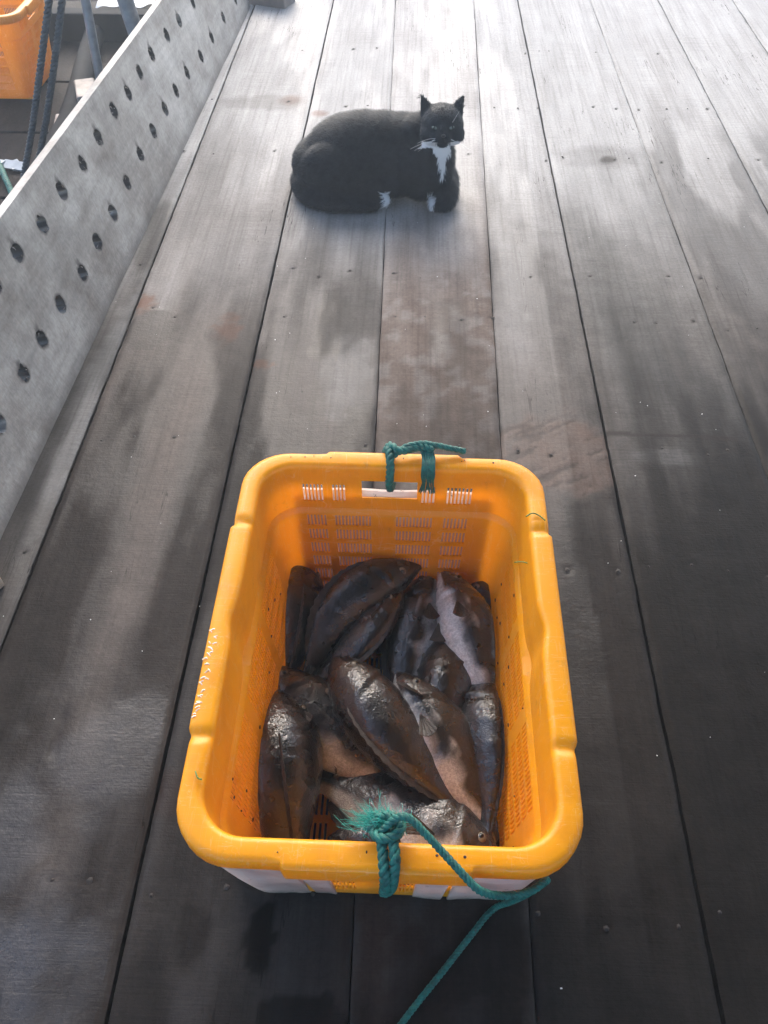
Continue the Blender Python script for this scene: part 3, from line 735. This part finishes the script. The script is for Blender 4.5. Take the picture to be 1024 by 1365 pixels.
PT = [0, .03, .08, .14, .22, .32, .42, .55, .68, .8, .9, 1]
PU = [.10, .26, .45, .62, .80, .95, 1.0, .93, .74, .48, .30, .24]     # upper half-height
PD = [.10, .24, .42, .58, .76, .92, 1.0, .92, .68, .42, .27, .24]     # lower
PW = [.12, .34, .58, .78, .93, 1.0, .97, .84, .62, .38, .2, .1]
def make_fish(k, pts, dors, Hf=.36, Wf=.25, warm=.3, bellyb=0, label='', light=False, Lx=1.0):
    P = [Vector(p) for p in pts]; P = [p + Vector((0, 0, .008)) for p in P]; P = [P[1] + (P[0] - P[1]) * 1.10, P[1], P[1] + (P[2] - P[1]) * 1.2]; mid = P[1].copy(); origin = Vector((mid.x, mid.y, 0))
    L = ((P[1] - P[0]).length + (P[2] - P[1]).length) * Lx; H = L * Hf * 1.0 / 2; Wd = L * Wf * 1.0 / 2
    s = (P[1] - P[0]).length / ((P[1] - P[0]).length + (P[2] - P[1]).length)
    def sp(t):
        l0 = (t - s) * (t - 1) / (s); l1 = t * (t - 1) / (s * (s - 1)); l2 = t * (t - s) / (1 - s)
        return P[0] * l0 + P[1] * l1 + P[2] * l2
    root = empty('dark_fish', origin)
    root_label = label
    D0 = Vector(dors).normalized()
    def press(v):                                                        # bodies and fins bend against the crate instead of passing through it
        w = v + origin; z = max(w.z, .0165 + .002 * math.sin(w.x * 90)); d = .0335 + (.2015 - z) / .2015 * .021 + .0045
        hx = .1935 - d; hy = .26 - d
        soft = lambda q, h: q if abs(q) < h - .012 else math.copysign(h - .012 + .012 * math.tanh((abs(q) - h + .012) / .012), q)
        return Vector((CX + soft(w.x - CX, hx), CY + soft(w.y - CY, hy), z)) - origin
    def frame(t):
        T = (sp(min(t + .01, 1.05)) - sp(t - .01)).normalized(); D = (D0 - T * D0.dot(T)).normalized(); return sp(t), T, D, T.cross(D)
    NR, NA = 64, 36; V = []; col = []
    for i in range(NR):
        t = (i / (NR - 1)) ** 1.15; c, T, D, S = frame(t)
        hu, hd, w = [float(np.interp(t, PT, q)) for q in (PU, PD, PW)]
        for j in range(NA):
            a = 2 * math.pi * j / NA; ca, sa = math.cos(a), math.sin(a)
            rr = 1.0
            g = .265 - .05 * abs(sa) + .03 * ca                           # gill cover edge
            rr *= 1 + .055 * math.exp(-((t - g + .012) / .02) ** 2) * abs(sa) - .06 * math.exp(-((t - g - .014) / .012) ** 2) * abs(sa)
            mouthline = -.18 + (t - .02) * -2.2
            if t < .12: rr *= 1 - .16 * math.exp(-((ca - mouthline) / .12) ** 2) * (abs(sa) > .2) * (1 - t / .14)
            rr *= 1 + .05 * math.exp(-((t - .13) / .035) ** 2) * math.exp(-((ca - .45) / .22) ** 2)
            rr *= 1 + .018 * (vn(np.array(t * 22 + k * 5), np.array(a * 3)) - .5) * 2
            y = ca * H * (hu if ca > 0 else hd); x = sa * Wd * w * (1 + .12 * abs(ca) * -1) * (abs(sa) ** -.08 if abs(sa) > .02 else 1)
            V.append(press(c + (D * y + S * x) * rr - origin))
            b_ = .5 - .5 * ca + bellyb + (vn(np.array(t * 14 + k * 3), np.array(a * 2.2)) - .5) * .28
            b_ = b_ * min(1, .45 + t * 2.4) if ca > -.5 else b_
            spot = float(sst(fbm(np.array(t * 16 + 7 * k), np.array(a * 2.6 + k), 3), .52, .64)) * (.8 if b_ < .75 else .15)
            if abs(ca - .18 + .1 * t) < .05 and .25 < t < .95: b_ += .12
            col.append((max(0, min(1, b_)), spot, min(1, warm + .5 * (t > .2) * vn(np.array(t * 9.), np.array(k * 1.)) * warm), 1))
    F = [(i * NA + j, i * NA + (j + 1) % NA, (i + 1) * NA + (j + 1) % NA, (i + 1) * NA + j) for i in range(NR - 1) for j in range(NA)]
    F.append(tuple(range(NA))[::-1]); F.append(tuple((NR - 1) * NA + j for j in range(NA)))
    body = mesh('body', V, F, M_fish, root, smooth=0)
    a = body.data.color_attributes.new('skin', 'FLOAT_COLOR', 'POINT'); a.data.foreach_set('color', np.array(col, np.float32).ravel())
    bm = bmesh.new(); bm.from_mesh(body.data); bmesh.ops.recalc_face_normals(bm, faces=bm.faces); bm.to_mesh(body.data); bm.free()
    for s_ in (-1, 1):                                                   # eyes
        c, T, D, S = frame(.125); hu = float(np.interp(.125, PT, PU)); w = float(np.interp(.125, PT, PW))
        e = c + D * H * hu * .42 + S * s_ * Wd * w * .80 - origin; r_ = L * .026
        nrm = (S * s_ + D * .25).normalized(); Mx = nrm.to_track_quat('Z', 'Y').to_matrix()
        ev = MB(); ev.ball((0, 0, 0), (r_, r_, r_ * .62), 16, 10); eo = ev.build('eye', M_iris, body, 0)
        eo.matrix_local = Matrix.Translation(e) @ Mx.to_4x4()
        pv = MB(); pv.ball((0, 0, r_ * .24), (r_ * .62, r_ * .62, r_ * .45), 14, 8); p_ = pv.build('pupil', M_eye, eo, 0)
        eo.parent = root; 
    def fin(name, rows, mat, th=.0009):
        nr, nc = len(rows), len(rows[0]); VV = [press(v - origin) for r0 in rows for v in r0]
        FF = [(i * nc + j, i * nc + j + 1, (i + 1) * nc + j + 1, (i + 1) * nc + j) for i in range(nr - 1) for j in range(nc - 1)]
        o = mesh(name, VV, FF, mat, root); bake(o, [('SOLIDIFY', dict(thickness=th, offset=0))]); smooth_mesh(o.data, 50); return o
    def median(name, t0, t1, side, hh, n, lay, mat):
        rows = [[], [], []]
        for i in range(n):
            t = t0 + (t1 - t0) * i / (n - 1); c, T, D, S = frame(t); hgt = float(np.interp(t, PT, PU if side > 0 else PD)) * H
            f = math.sin(math.pi * min(1, (i / (n - 1)) * .86 + .1)) ** .5; spk = (1 if i % 2 else .82) if name == 'dorsal_fin' else (1 if i % 2 else .9)
            b0 = c + D * side * hgt * .93; out = (D * side + S * lay + T * .75).normalized() * L * hh * f
            rows[0].append(b0); rows[1].append(b0 + out * .5 + S * .001 * (i % 2)); rows[2].append(b0 + out * spk)
        fin(name, rows, mat)
    lay = (1 if S_up(frame(.5)[3]) else -1)
    median('dorsal_fin', .27, .84, 1, .055, 25, .5 * -lay, M_fin)
    median('anal_fin', .64, .85, -1, .07, 9, .4 * -lay, M_fin)
    # tail
    c, T, D, S = frame(1.0); rows = [[], [], [], []]
    for j in range(15):
        q = (j / 14 - .5) * 2; 
        for r0, (ln, sp_) in enumerate(((0, .24), (.06, .42), (.12, .62), (.165 * (1 - .12 * (1 - abs(q))) * (1 if j % 2 else .96), .78))):
            rows[r0].append(c - T * L * .02 + T * L * ln * math.cos(q * .5) + D * q * H * sp_ * 1.15 + S * .0012 * (j % 2) * r0)
    fin('tail_fin', rows, M_finl if light else M_fin)
    for s_ in (-1, 1):                                                   # pectoral fans
        c, T, D, S = frame(.29); w = float(np.interp(.29, PT, PW)) * Wd; rows = [[], [], []]
        b0 = c - D * H * .22 + S * s_ * w * .97
        for j in range(11):
            q = (j / 10 - .5) * .75 - .22
            for r0, ln in enumerate((.012, .075, .15 * (1 - .25 * (j / 10 - .5) ** 2 * 4 * .5))):
                d = (T * math.cos(q) + D * math.sin(q)); rows[r0].append(b0 + d * L * ln + S * s_ * (.003 + .008 * r0 + .001 * (j % 2)) )
        fin('pectoral_fin', rows, M_finl)
    c, T, D, S = frame(.34); rows = [[], []]
    for j in range(7):
        q = (j / 6 - .5) * .8 - .35; b0 = c - D * H * .9 + S * (lay * .2 * Wd)
        rows[0].append(b0 + (T * math.cos(q) + D * math.sin(q)) * L * .01); rows[1].append(b0 + (T * math.cos(q) + D * math.sin(q)) * L * .13 + S * .001 * (j % 2))
    fin('pelvic_fin', rows, M_finl)
    lab(root, label, 'fish', 'dark fish lying in the yellow crate')
    return root
def S_up(S): return S.z > 0
FISH = [
 ([(-.151, .712, .082), (-.153, .629, .062), (-.157, .535, .044)], (.3, -.15, .95), .42, .42, .3, -.12, 'dark brown fish in the back left corner of the crate with its snout pointing up'),
 ([(.019, .699, .10), (-.059, .655, .086), (-.115, .548, .058)], (-.45, .35, .85), .36, .30, .2, -.12, 'dark fish lying highest along the back wall, its snout at the middle of the crate'),
 ([(-.004, .66, .088), (-.05, .60, .072), (-.115, .535, .05)], (.6, -.5, .55), .36, .26, .25, -.05, 'dark shiny fish lying diagonally just in front of the one along the back wall'),
 ([(.041, .708, .068), (.02, .61, .06), (.004, .505, .048)], (-.95, .1, .12), .33, .24, .1, .12, 'brown fish with a silver streak, left of the pale bellied fish at the back'),
 ([(.062, .69, .09), (.099, .588, .088), (.123, .488, .066)], (.95, .2, -.02), .34, .24, .12, .16, 'pale bellied fish at the back right, head at the wall and tail towards the viewer'),
 ([(.109, .712, .062), (.135, .627, .04), (.124, .52, .034)], (.5, 0, .85), .36, .26, .2, -.1, 'almost hidden dark fish in the back right corner under the pale bellied one'),
 ([(.058, .588, .075), (.066, .50, .055), (.066, .415, .04)], (-.45, .1, .85), .48, .40, .35, .02, 'fish with a broad mottled head facing up in the middle right of the heap'),
 ([(-.176, .537, .068), (-.099, .471, .058), (-.002, .405, .04)], (.72, .62, .12), .40, .24, .7, .12, 'brown fish with a tan belly, snout against the left wall below the corner fish'),
 ([(-.08, .537, .098), (-.015, .455, .086), (.077, .372, .058)], (-.45, -.5, .75), .38, .34, .2, -.12, 'black backed fish lying diagonally across the centre of the heap'),
 ([(.003, .523, .09), (.053, .445, .082), (.113, .350, .058)], (.88, .38, .05), .38, .25, .35, .16, 'brown fish with a pale belly stripe, right of the black backed centre fish'),
 ([(-.158, .492, .085), (-.146, .391, .074), (-.113, .285, .052)], (.12, .1, 1), .46, .48, .3, -.16, 'large very dark fish along the front left wall of the crate'),
 ([(.115, .305, .06), (.015, .355, .052), (-.088, .402, .032)], (.3, .92, .02), .42, .24, .35, .22, 'silver bellied fish lying crosswise at the front of the crate'),
 ([(.113, .545, .05), (.118, .44, .06), (.108, .345, .058)], (.35, 0, .95), .46, .42, .2, -.1, 'dark fish along the right wall, its blunt tail near the front right corner'),
 ([(-.075, .325, .05), (-.02, .315, .042), (.06, .29, .034)], (0, .5, .85), .5, .34, .25, -.02, 'dark fish head under the front rim beside the frayed rope knot')]
for k, (p, d, Hf, Wf, w, bb_, lb_) in enumerate(FISH): make_fish(k, p, d, Hf, Wf, w, bb_, lb_, k in (4, 11))

# ------------------------------------------------------------------ green ropes
fr = MB()
g = .291
twisted(fr, [(-.010, .262, .285), (-.012, .254, .300), (-.010, .238, .300), (-.008, .222, .292), (-.007, .2165, .272), (-.008, .2165, .255), (-.002, .2185, .262), (.000, .2205, .284), (.001, .232, .302), (-.002, .25, .304), (-.008, .262, .298)], .0052, 12, .022)
twisted(fr, [(-.024, .256, .30), (-.014, .268, .304), (.0, .266, .308), (.006, .256, .308), (-.004, .248, .309), (-.016, .250, .305), (-.020, .262, .298)], .0048, 12, .022)
twisted(fr, [(-.012, .254, .306), (.0, .262, .318), (.012, .262, .322), (.026, .252, .316), (.042, .240, .305), (.056, .228, .299), (.066, .2195, .294), (.078, .2125, .286), (.098, .2135, .27), (.125, .221, .258), (.143, .234, .250), (.149, .246, .20), (.146, .258, .12), (.137, .272, .03), (.126, .2735, .006), (.112, .262, .006), (.098, .246, .006), (.06, .202, .006), (.014, .149, .006), (-.03, .09, .006), (-.09, .03, .006), (-.16, -.2, .006)], .0037, 14, .015)
frope = fr.build('green_rope', M_rope, smooth=60); lab(frope, 'green twisted rope knotted over the front rim of the crate and trailing on the deck', 'rope')
fl = MB()
for k in range(900):
    a = random.uniform(0, 6.28); el = random.uniform(-.2, 1.3); l = random.uniform(.005, .025) * (1.25 if math.cos(a) < 0 else .8)
    c0 = Vector((-.012 + random.gauss(0, .008), .262 + random.gauss(0, .004), .300 + random.gauss(0, .003)))
    d = Vector((math.cos(a) * math.cos(el), abs(math.sin(a)) * math.cos(el) * .75, math.sin(el) * .35)); b_ = Vector((random.gauss(0, .3), random.gauss(0, .3), random.gauss(0, .3) - .2))
    fl.tube([c0, c0 + d * l * .5 + b_ * l * .12, c0 + d * l + b_ * l * .45], [.00032, .00026, .00012], 3, False)
fl.build('frayed_end', M_fluff, frope)
br = MB()
twisted(br, [(-.022, .752, .272), (-.0225, .757, .288), (-.022, .748, .2995), (-.020, .734, .299), (-.019, .722, .289), (-.020, .7185, .268), (-.019, .7235, .250), (-.016, .742, .246)], .0056, 12, .022)
twisted(br, [(-.026, .757, .285), (-.02, .752, .302), (-.010, .742, .303), (.0, .744, .302), (.012, .749, .302), (.024, .751, .302), (.036, .748, .3)], .0056, 12, .022)
twisted(br, [(-.016, .737, .298), (.0, .748, .304), (.02, .754, .305), (.04, .7535, .303), (.062, .752, .299), (.078, .751, .296)], .0042, 12, .02)
# flat frayed tail hanging inside the rim
for q in range(11):
    x0 = .030 + (q / 10 - .5) * .015; pts_ = [(x0 - .004, .752, .300), (x0, .738, .2965 + .001 * (q % 2)), (x0, .724, .2945), (x0 + random.uniform(-.001, .001), .7165, .284), (x0 + random.uniform(-.002, .002), .7185, .268), (x0 + (q / 10 - .5) * .006, .7195 + random.uniform(-.001, .001), .250 + random.uniform(-.006, .004))]
    br.tube(catmull(pts_, 5), [.0014] * 20 + [.0011] * 5 + [.0007], 5)
brope = br.build('green_rope', M_rope, smooth=60); lab(brope, 'short green rope tied through the handle hole on the back rim of the crate', 'rope')

# ------------------------------------------------------------------ small litter on the crate and deck
m = MB()
m.tube(catmull([(.150, .645, .2925), (.158, .650, .2935), (.166, .648, .292), (.173, .640, .2922)], 5), .0009, 5); m.tube(catmull([(.138, .605, .252), (.148, .603, .256), (.156, .595, .262)], 4), .0007, 4)
m.tube(catmull([(-.195, .31, .2915), (-.191, .303, .2925), (-.187, .302, .2918)], 4), .0009, 4)
lab(m.build('grass_bits', M_grass, smooth=0), 'thin green blades stuck to the rim of the yellow crate', 'grass', kind='stuff')
m = MB()
for k in range(130):
    x = random.uniform(-.68, .85); y = random.uniform(.12, 2.6) ** 1.0
    if abs(x - CX) < .2 and .2 < y < .76: continue
    s_ = random.uniform(.0005, .0014); a = random.uniform(0, 3.14)
    m.box((x, y, .0035), (s_ * random.uniform(.8, 2), s_, .0006), Matrix.Rotation(a, 3, 'Z') @ Matrix.Rotation(random.uniform(-.3, .3), 3, 'X'))
lab(m.build('fish_scales', M_speck), 'tiny white fish scales scattered over the deck', 'scales', kind='stuff')
m = MB()
for k in range(26):
    x = CX + random.choice((-1, 1)) * random.uniform(.140, .152); y = CY + random.uniform(-.21, .2); z = random.uniform(.09, .21); x = CX + math.copysign(.1935 - (.0335 + (.2015 - z) / .2015 * .021) - .002, x - CX)
    m.ball((x, y, z), (.0009, random.uniform(.001, .0032), random.uniform(.001, .003)), 6, 4)
for k in range(14):
    m.ball((CX + random.uniform(-.18, .18), CY + random.choice((-.249, .25)) + random.uniform(-.003, .003), .2903), (random.uniform(.0006, .0016), random.uniform(.0006, .0016), .0004), 6, 4)
lab(m.build('dirt_flecks', M_dirt), 'dark dirt flecks stuck to the inside of the yellow crate', 'dirt', kind='stuff')

# ------------------------------------------------------------------ cat
def cat():
    O = Vector((-.1, 1.95, 0)); root = empty('cat', O)
    lab(root, 'black and white cat lying in a loaf on the grey deck looking at the viewer', 'cat')
    mb = MB()
    def E(c, r, rz=0, ry=0, rx=0):
        n0 = len(mb.V); mb.ball((0, 0, 0), r, 28, 18); Mx = Matrix.Rotation(R(rz), 3, 'Z') @ Matrix.Rotation(R(ry), 3, 'Y') @ Matrix.Rotation(R(rx), 3, 'X')
        for i in range(n0, len(mb.V)): mb.V[i] = tuple(Mx @ Vector(mb.V[i]) + Vector(c) - O)
    def cap(pts, rs, n=6):
        P = catmull(pts, n); rr = np.interp(np.linspace(0, 1, len(P)), np.linspace(0, 1, len(rs)), rs)
        mb.tube([Vector(tuple(p)) - O for p in P], list(rr), 16)
        for q in (0, -1): 
            n0 = len(mb.V); mb.ball((0, 0, 0), float(rr[q]), 16, 10)
            for i in range(n0, len(mb.V)): mb.V[i] = tuple(Vector(mb.V[i]) + Vector(tuple(P[q])) - O)
    E((-.155, 1.985, .090), (.120, .098, .094), 0, -8); E((-.12, 1.98, .103), (.115, .088, .090)); E((-.06, 1.975, .098), (.12, .080, .083)); E((-.21, 1.985, .068), (.094, .092, .068))
    E((-.19, 1.925, .075), (.085, .055, .072), 0, 10)                          # near haunch
    E((.0, 1.965, .105), (.085, .074, .088)); E((.012, 1.93, .085), (.062, .052, .08), 0, -15)        # shoulder
    E((.052, 1.935, .095), (.047, .054, .082), 0, 6); E((.045, 1.93, .145), (.046, .054, .058), 0, 0, 12)       # chest, throat
    E((.018, 1.95, .160), (.056, .052, .045), 0, 14); E((-.03, 1.97, .149), (.075, .062, .045), 0, 2); E((-.075, 1.975, .145), (.07, .065, .05))                           # neck
    cap([(.055, 1.93, .07), (.080, 1.91, .042), (.080, 1.888, .025), (.058, 1.885, .019)], [.034, .032, .026, .018])   # near foreleg folded
    cap([(.065, 1.98, .06), (.090, 1.972, .035), (.088, 1.945, .024)], [.032, .026, .019]); E((-.06, 1.955, .055), (.12, .062, .050))
    cap([(-.25, 1.93, .045), (-.19, 1.90, .03), (-.125, 1.897, .024), (-.072, 1.896, .0185)], [.042, .036, .026, .0165])   # near hind foot
    cap([(-.25, 2.05, .03), (-.283, 1.985, .03), (-.27, 1.915, .027), (-.22, 1.872, .021), (-.15, 1.868, .0185), (-.095, 1.872, .0155)], [.028, .026, .023, .019, .017, .014])  # tail round the side
    # head, turned to the viewer
    Hc = Vector((.062, 1.885, .205)); Hr = Matrix.Rotation(R(3), 3, 'Z') @ Matrix.Rotation(R(-18), 3, 'X')
    def HE(c, r, e=(0, 0, 0)):
        n0 = len(mb.V); mb.ball((0, 0, 0), r, 24, 16); Mx = Matrix.Rotation(R(e[2]), 3, 'Z') @ Matrix.Rotation(R(e[1]), 3, 'Y') @ Matrix.Rotation(R(e[0]), 3, 'X')
        for i in range(n0, len(mb.V)): mb.V[i] = tuple(Hr @ (Mx @ Vector(mb.V[i]) + Vector(c)) + Hc - O)
    HE((0, .0, .004), (.050, .046, .043)); HE((0, .01, .014), (.044, .042, .036)); HE((-.024, -.016, -.012), (.028, .027, .024)); HE((.024, -.016, -.012), (.028, .027, .024))
    HE((0, -.034, -.014), (.020, .019, .016)); HE((0, -.036, .0), (.010, .018, .014)); HE((-.010, -.041, -.019), (.0115, .012, .010)); HE((.010, -.041, -.019), (.0115, .012, .010)); HE((0, -.032, -.031), (.014, .014, .010))
    for s in (-1, 1):                                                          # ears
        V = []; tip = Vector((s * .052, .012, .074)); b = [Vector((s * .014, .004, .038)), Vector((s * .050, .004, .020)), Vector((s * .036, .026, .026))]
        n = 10; ringV = []
        for lv in range(5):
            t = lv / 4; q = .9 * t
            for k in range(n):
                an = 2 * math.pi * k / n; cen = (b[0] + b[1]) / 2 + Vector((0, .008, 0)); ex = (b[1] - b[0]) / 2
                p = cen + ex * math.cos(an) * 1.0 + Vector((0, .0105, 0)) * math.sin(an)
                ringV.append(p * (1 - q) + tip * q)
        n0 = len(mb.V); mb.add([Hr @ v + Hc - O for v in ringV], [(l * n + k, l * n + (k + 1) % n, (l + 1) * n + (k + 1) % n, (l + 1) * n + k) for l in range(4) for k in range(n)] + [tuple(range(n))[::-1], tuple(4 * n + k for k in range(n))])
    body = mb.build('body', None, root)
    bm = bmesh.new(); bm.from_mesh(body.data); bmesh.ops.recalc_face_normals(bm, faces=bm.faces); bm.to_mesh(body.data); bm.free()
    bake(body, [('REMESH', dict(mode='VOXEL', voxel_size=.0032)), ('SMOOTH', dict(factor=.5, iterations=9))]); smooth_mesh(body.data)
    me = body.data; nv = len(me.vertices); P = np.zeros(nv * 3); me.vertices.foreach_get('co', P); P = P.reshape(-1, 3) + np.array(O)
    P[:, 2] = np.maximum(P[:, 2], .0035); me.vertices.foreach_set('co', (P - np.array(O)).ravel()); me.update()
    Nn = np.zeros(nv * 3); me.vertices.foreach_get('normal', Nn); Nn = Nn.reshape(-1, 3)
    Hi = np.array(Hr.transposed()); HL = (P - np.array(Hc)) @ Hi.T                    # head-local
    def white(P, HL, Nn):
        w = np.zeros(len(P)); nz = (fbm(P[:, 0] * 90, P[:, 2] * 90 + P[:, 1] * 60, 3) - .5) * .012
        # bib: from under the chin, narrowing down between the front legs
        cx = .070 - (P[:, 2] - .10) * .05; half = np.interp(P[:, 2], [.05, .075, .115, .150, .172, .19], [.0, .0, .008, .020, .034, .026])
        bib = (np.abs(P[:, 0] + nz - cx) < half) & (P[:, 1] < 1.97) & (P[:, 2] < .182) & (Nn[:, 1] < .25) & ~((np.abs(HL[:, 0]) < .034) & (HL[:, 2] > -.030) & (np.hypot(HL[:, 0], HL[:, 1]) < .062))
        w[bib] = 1
        w[(HL[:, 2] < -.026) & (np.abs(HL[:, 0]) < .045) & (HL[:, 1] < .02) & (HL[:, 2] > -.045) & (np.abs(HL[:, 0]) > .012)] = 1
        w[(np.hypot(P[:, 0] - .044, (P[:, 1] - 1.880)) < .0135 + nz) & (P[:, 2] < .045)] = 1          # near paw toes
        w[(np.hypot(P[:, 0] - .096, (P[:, 1] - 1.925)) < .012 + nz) & (P[:, 2] < .05)] = .55          # far paw
        w[(np.hypot(P[:, 0] + .062, (P[:, 1] - 1.890)) < .0115 + nz) & (P[:, 2] < .04) & (P[:, 1] < 1.903)] = 1
        return w
    wv = white(P, HL, Nn)
    a = me.color_attributes.new('coat', 'FLOAT_COLOR', 'POINT'); col = np.ones((nv, 4), np.float32); col[:, :3] = wv[:, None]; a.data.foreach_set('color', col.ravel())
    m, nt, b = newmat('cat_fur'); L = nt.links.new
    at = N(nt, 'ShaderNodeAttribute', attribute_name='coat')
    blk = ramp(nt, noise(nt, 60, detail=4), [(.3, (.008, .011, .015)), (.7, (.018, .022, .028))])
    L(mixc(nt, at.outputs['Fac'], blk, (.7, .7, .7)), b.inputs['Base Color']); b.inputs['Roughness'].default_value = .6
    b.inputs['Specular IOR Level'].default_value = .2; b.inputs['Sheen Weight'].default_value = .04; b.inputs['Sheen Roughness'].default_value = .5; b.inputs['Sheen Tint'].default_value = (.6, .75, .9, 1)
    bump(nt, b, noise(nt, 260, detail=3), .002)
    me.materials.append(m)
    # coat of short hairs
    tri = []; me.calc_loop_triangles(); T = np.array([t.vertices[:] for t in me.loop_triangles]); A_ = P[T[:, 0]]; B_ = P[T[:, 1]]; C_ = P[T[:, 2]]
    area = np.linalg.norm(np.cross(B_ - A_, C_ - A_), axis=1); area *= (A_[:, 2] > .006)
    K = 42000; pick = RNG.choice(len(T), K, p=area / area.sum()); r1 = np.sqrt(RNG.random(K)); r2 = RNG.random(K)
    w0, w1, w2 = 1 - r1, r1 * (1 - r2), r1 * r2
    Q = A_[pick] * w0[:, None] + B_[pick] * w1[:, None] + C_[pick] * w2[:, None]; NQ = Nn[T[pick, 0]] * w0[:, None] + Nn[T[pick, 1]] * w1[:, None] + Nn[T[pick, 2]] * w2[:, None]
    hl = (Q - np.array(Hc)) @ Hi.T; onhead = np.linalg.norm(hl / np.array([.06, .055, .085]) - np.array([0, 0, .15]), axis=1) < 1
    face = onhead & (hl[:, 1] < -.015) & (hl[:, 2] < .03)
    flow = np.tile(np.array([-1.0, .1, -.25]), (K, 1)); flow[onhead] = np.array([0, .6, .5]) @ np.eye(3); flow[(Q[:, 0] > .03) & ~onhead] = np.array([-.1, -.1, -1.])
    flow += RNG.normal(0, .28, (K, 3)); flow -= NQ * (flow * NQ).sum(1)[:, None]; flow /= np.linalg.norm(flow, axis=1)[:, None] + 1e-9
    Lh = np.where(face, .0035, np.where(onhead, .0060, .0135)) * RNG.uniform(.6, 1.25, K)
    side = np.cross(flow, NQ) * .00042
    tip = Q + flow * Lh[:, None] * .93 + NQ * Lh[:, None] * .36; midp = Q + flow * Lh[:, None] * .5 + NQ * Lh[:, None] * .24
    tip[:, 2] = np.maximum(tip[:, 2], .002); midp[:, 2] = np.maximum(midp[:, 2], .002)
    HV = np.stack([Q - side, Q + side, midp + side * .8, midp - side * .8, tip], 1).reshape(-1, 3) - np.array(O)
    base = np.arange(K) * 5; F4 = np.stack([base, base + 1, base + 2, base + 3], -1).tolist(); F3 = np.stack([base + 3, base + 2, base + 4], -1).tolist()
    hm = bpy.data.meshes.new('fur'); hm.from_pydata(HV.tolist(), [], F4 + F3); wq = wv[T[pick, 0]]
    a = hm.color_attributes.new('coat', 'FLOAT_COLOR', 'POINT'); cc = np.ones((K * 5, 4), np.float32); cc[:, :3] = np.repeat(wq, 5)[:, None]; a.data.foreach_set('color', cc.ravel())
    hm.materials.append(m); ho = bpy.data.objects.new('fur', hm); C.collection.objects.link(ho); ho.parent = root
    # eyes, nose, whiskers
    M_ce = simple('cat_eye', (.08, .11, .10), (.16, .2, .17), 300, .1, bd=0); M_cp = simple('cat_pupil', (.003, .003, .003), (.005, .005, .005), 10, .05, bd=0); M_nose = simple('cat_nose', (.01, .009, .01), (.02, .017, .018), 200, .35)
    for s in (-1, 1):
        loc = Hr @ Vector((s * .0195, -.0405, .004)) + Hc - O
        e = MB(); e.ball((0, 0, 0), (.0068, .005, .0036), 16, 10); eo = e.build('eye', M_ce, root, 0); eo.location = loc; eo.rotation_euler = (Hr @ Matrix.Rotation(R(-s * 14), 3, 'Y') @ Matrix.Rotation(R(s * 22), 3, 'Z')).to_euler()
        p = MB(); p.ball((0, -.0038, 0), (.0019, .0022, .0038), 10, 8); p.build('pupil', M_cp, eo, 0)
    e = MB(); e.ball((0, 0, 0), (.0052, .004, .0038), 10, 8); no = e.build('nose', M_nose, root, 0); no.location = Hr @ Vector((0, -.0545, -.0115)) + Hc - O
    M_wh = simple('whisker', (.7, .7, .7), (.8, .8, .8), 10, .4, bd=0)
    for s in (-1, 1):
        for k in range(4 if s < 0 else 2):
            w = MB(); r0 = Vector((s * .014, -.048, -.017 - .002 * (k % 3))); d = Vector((s * (.9), .12 - .06 * k, -.35 + .13 * k)).normalized(); l = .045 + .008 * (k % 3)
            w.tube([Hr @ (r0 + d * l * t + Vector((0, 0, -.012 * t * t))) + Hc - O for t in (0, .35, .7, 1)], [.00035, .0003, .00022, .0001], 4); w.build('whisker', M_wh, root)
    w = MB(); r0 = Vector((.019, -.040, .012)); d = Vector((.5, -.1, .8)).normalized(); w.tube([Hr @ (r0 + d * .032 * t) + Hc - O for t in (0, .5, 1)], [.0003, .00022, .0001], 4); w.build('whisker', M_wh, root)
cat()

# ------------------------------------------------------------------ unseen roof added overhead to shade the near deck
m = MB(); m.box((1.7, .6, 2.45), (4.9, 5.4, .03)); 
for x in np.arange(-.7, 4.1, .18): m.tube([(x, -2.0, 2.43), (x, 3.25, 2.43)], .022, 6)
o = m.build('shade_roof', M_roof); lab(o, 'unseen grey sheet roof added to shade the near part of the deck', 'roof')

# ------------------------------------------------------------------ added thin volume standing in for lens glare
hm = MB(); hm.box((0, 0, .4), (92, 92, 4.4)); hz = hm.build('glare_haze', None); hz['kind'] = 'stuff'
hmat = bpy.data.materials.new('glare_haze'); hmat.use_nodes = True; hn = hmat.node_tree; hn.nodes.remove(hn.nodes['Principled BSDF'])
pv_ = hn.nodes.new('ShaderNodeVolumePrincipled'); pv_.inputs['Density'].default_value = .019; pv_.inputs['Color'].default_value = (.78, .88, .97, 1); pv_.inputs['Anisotropy'].default_value = .3
hn.links.new(pv_.outputs[0], hn.nodes['Material Output'].inputs['Volume']); hz.data.materials.append(hmat)
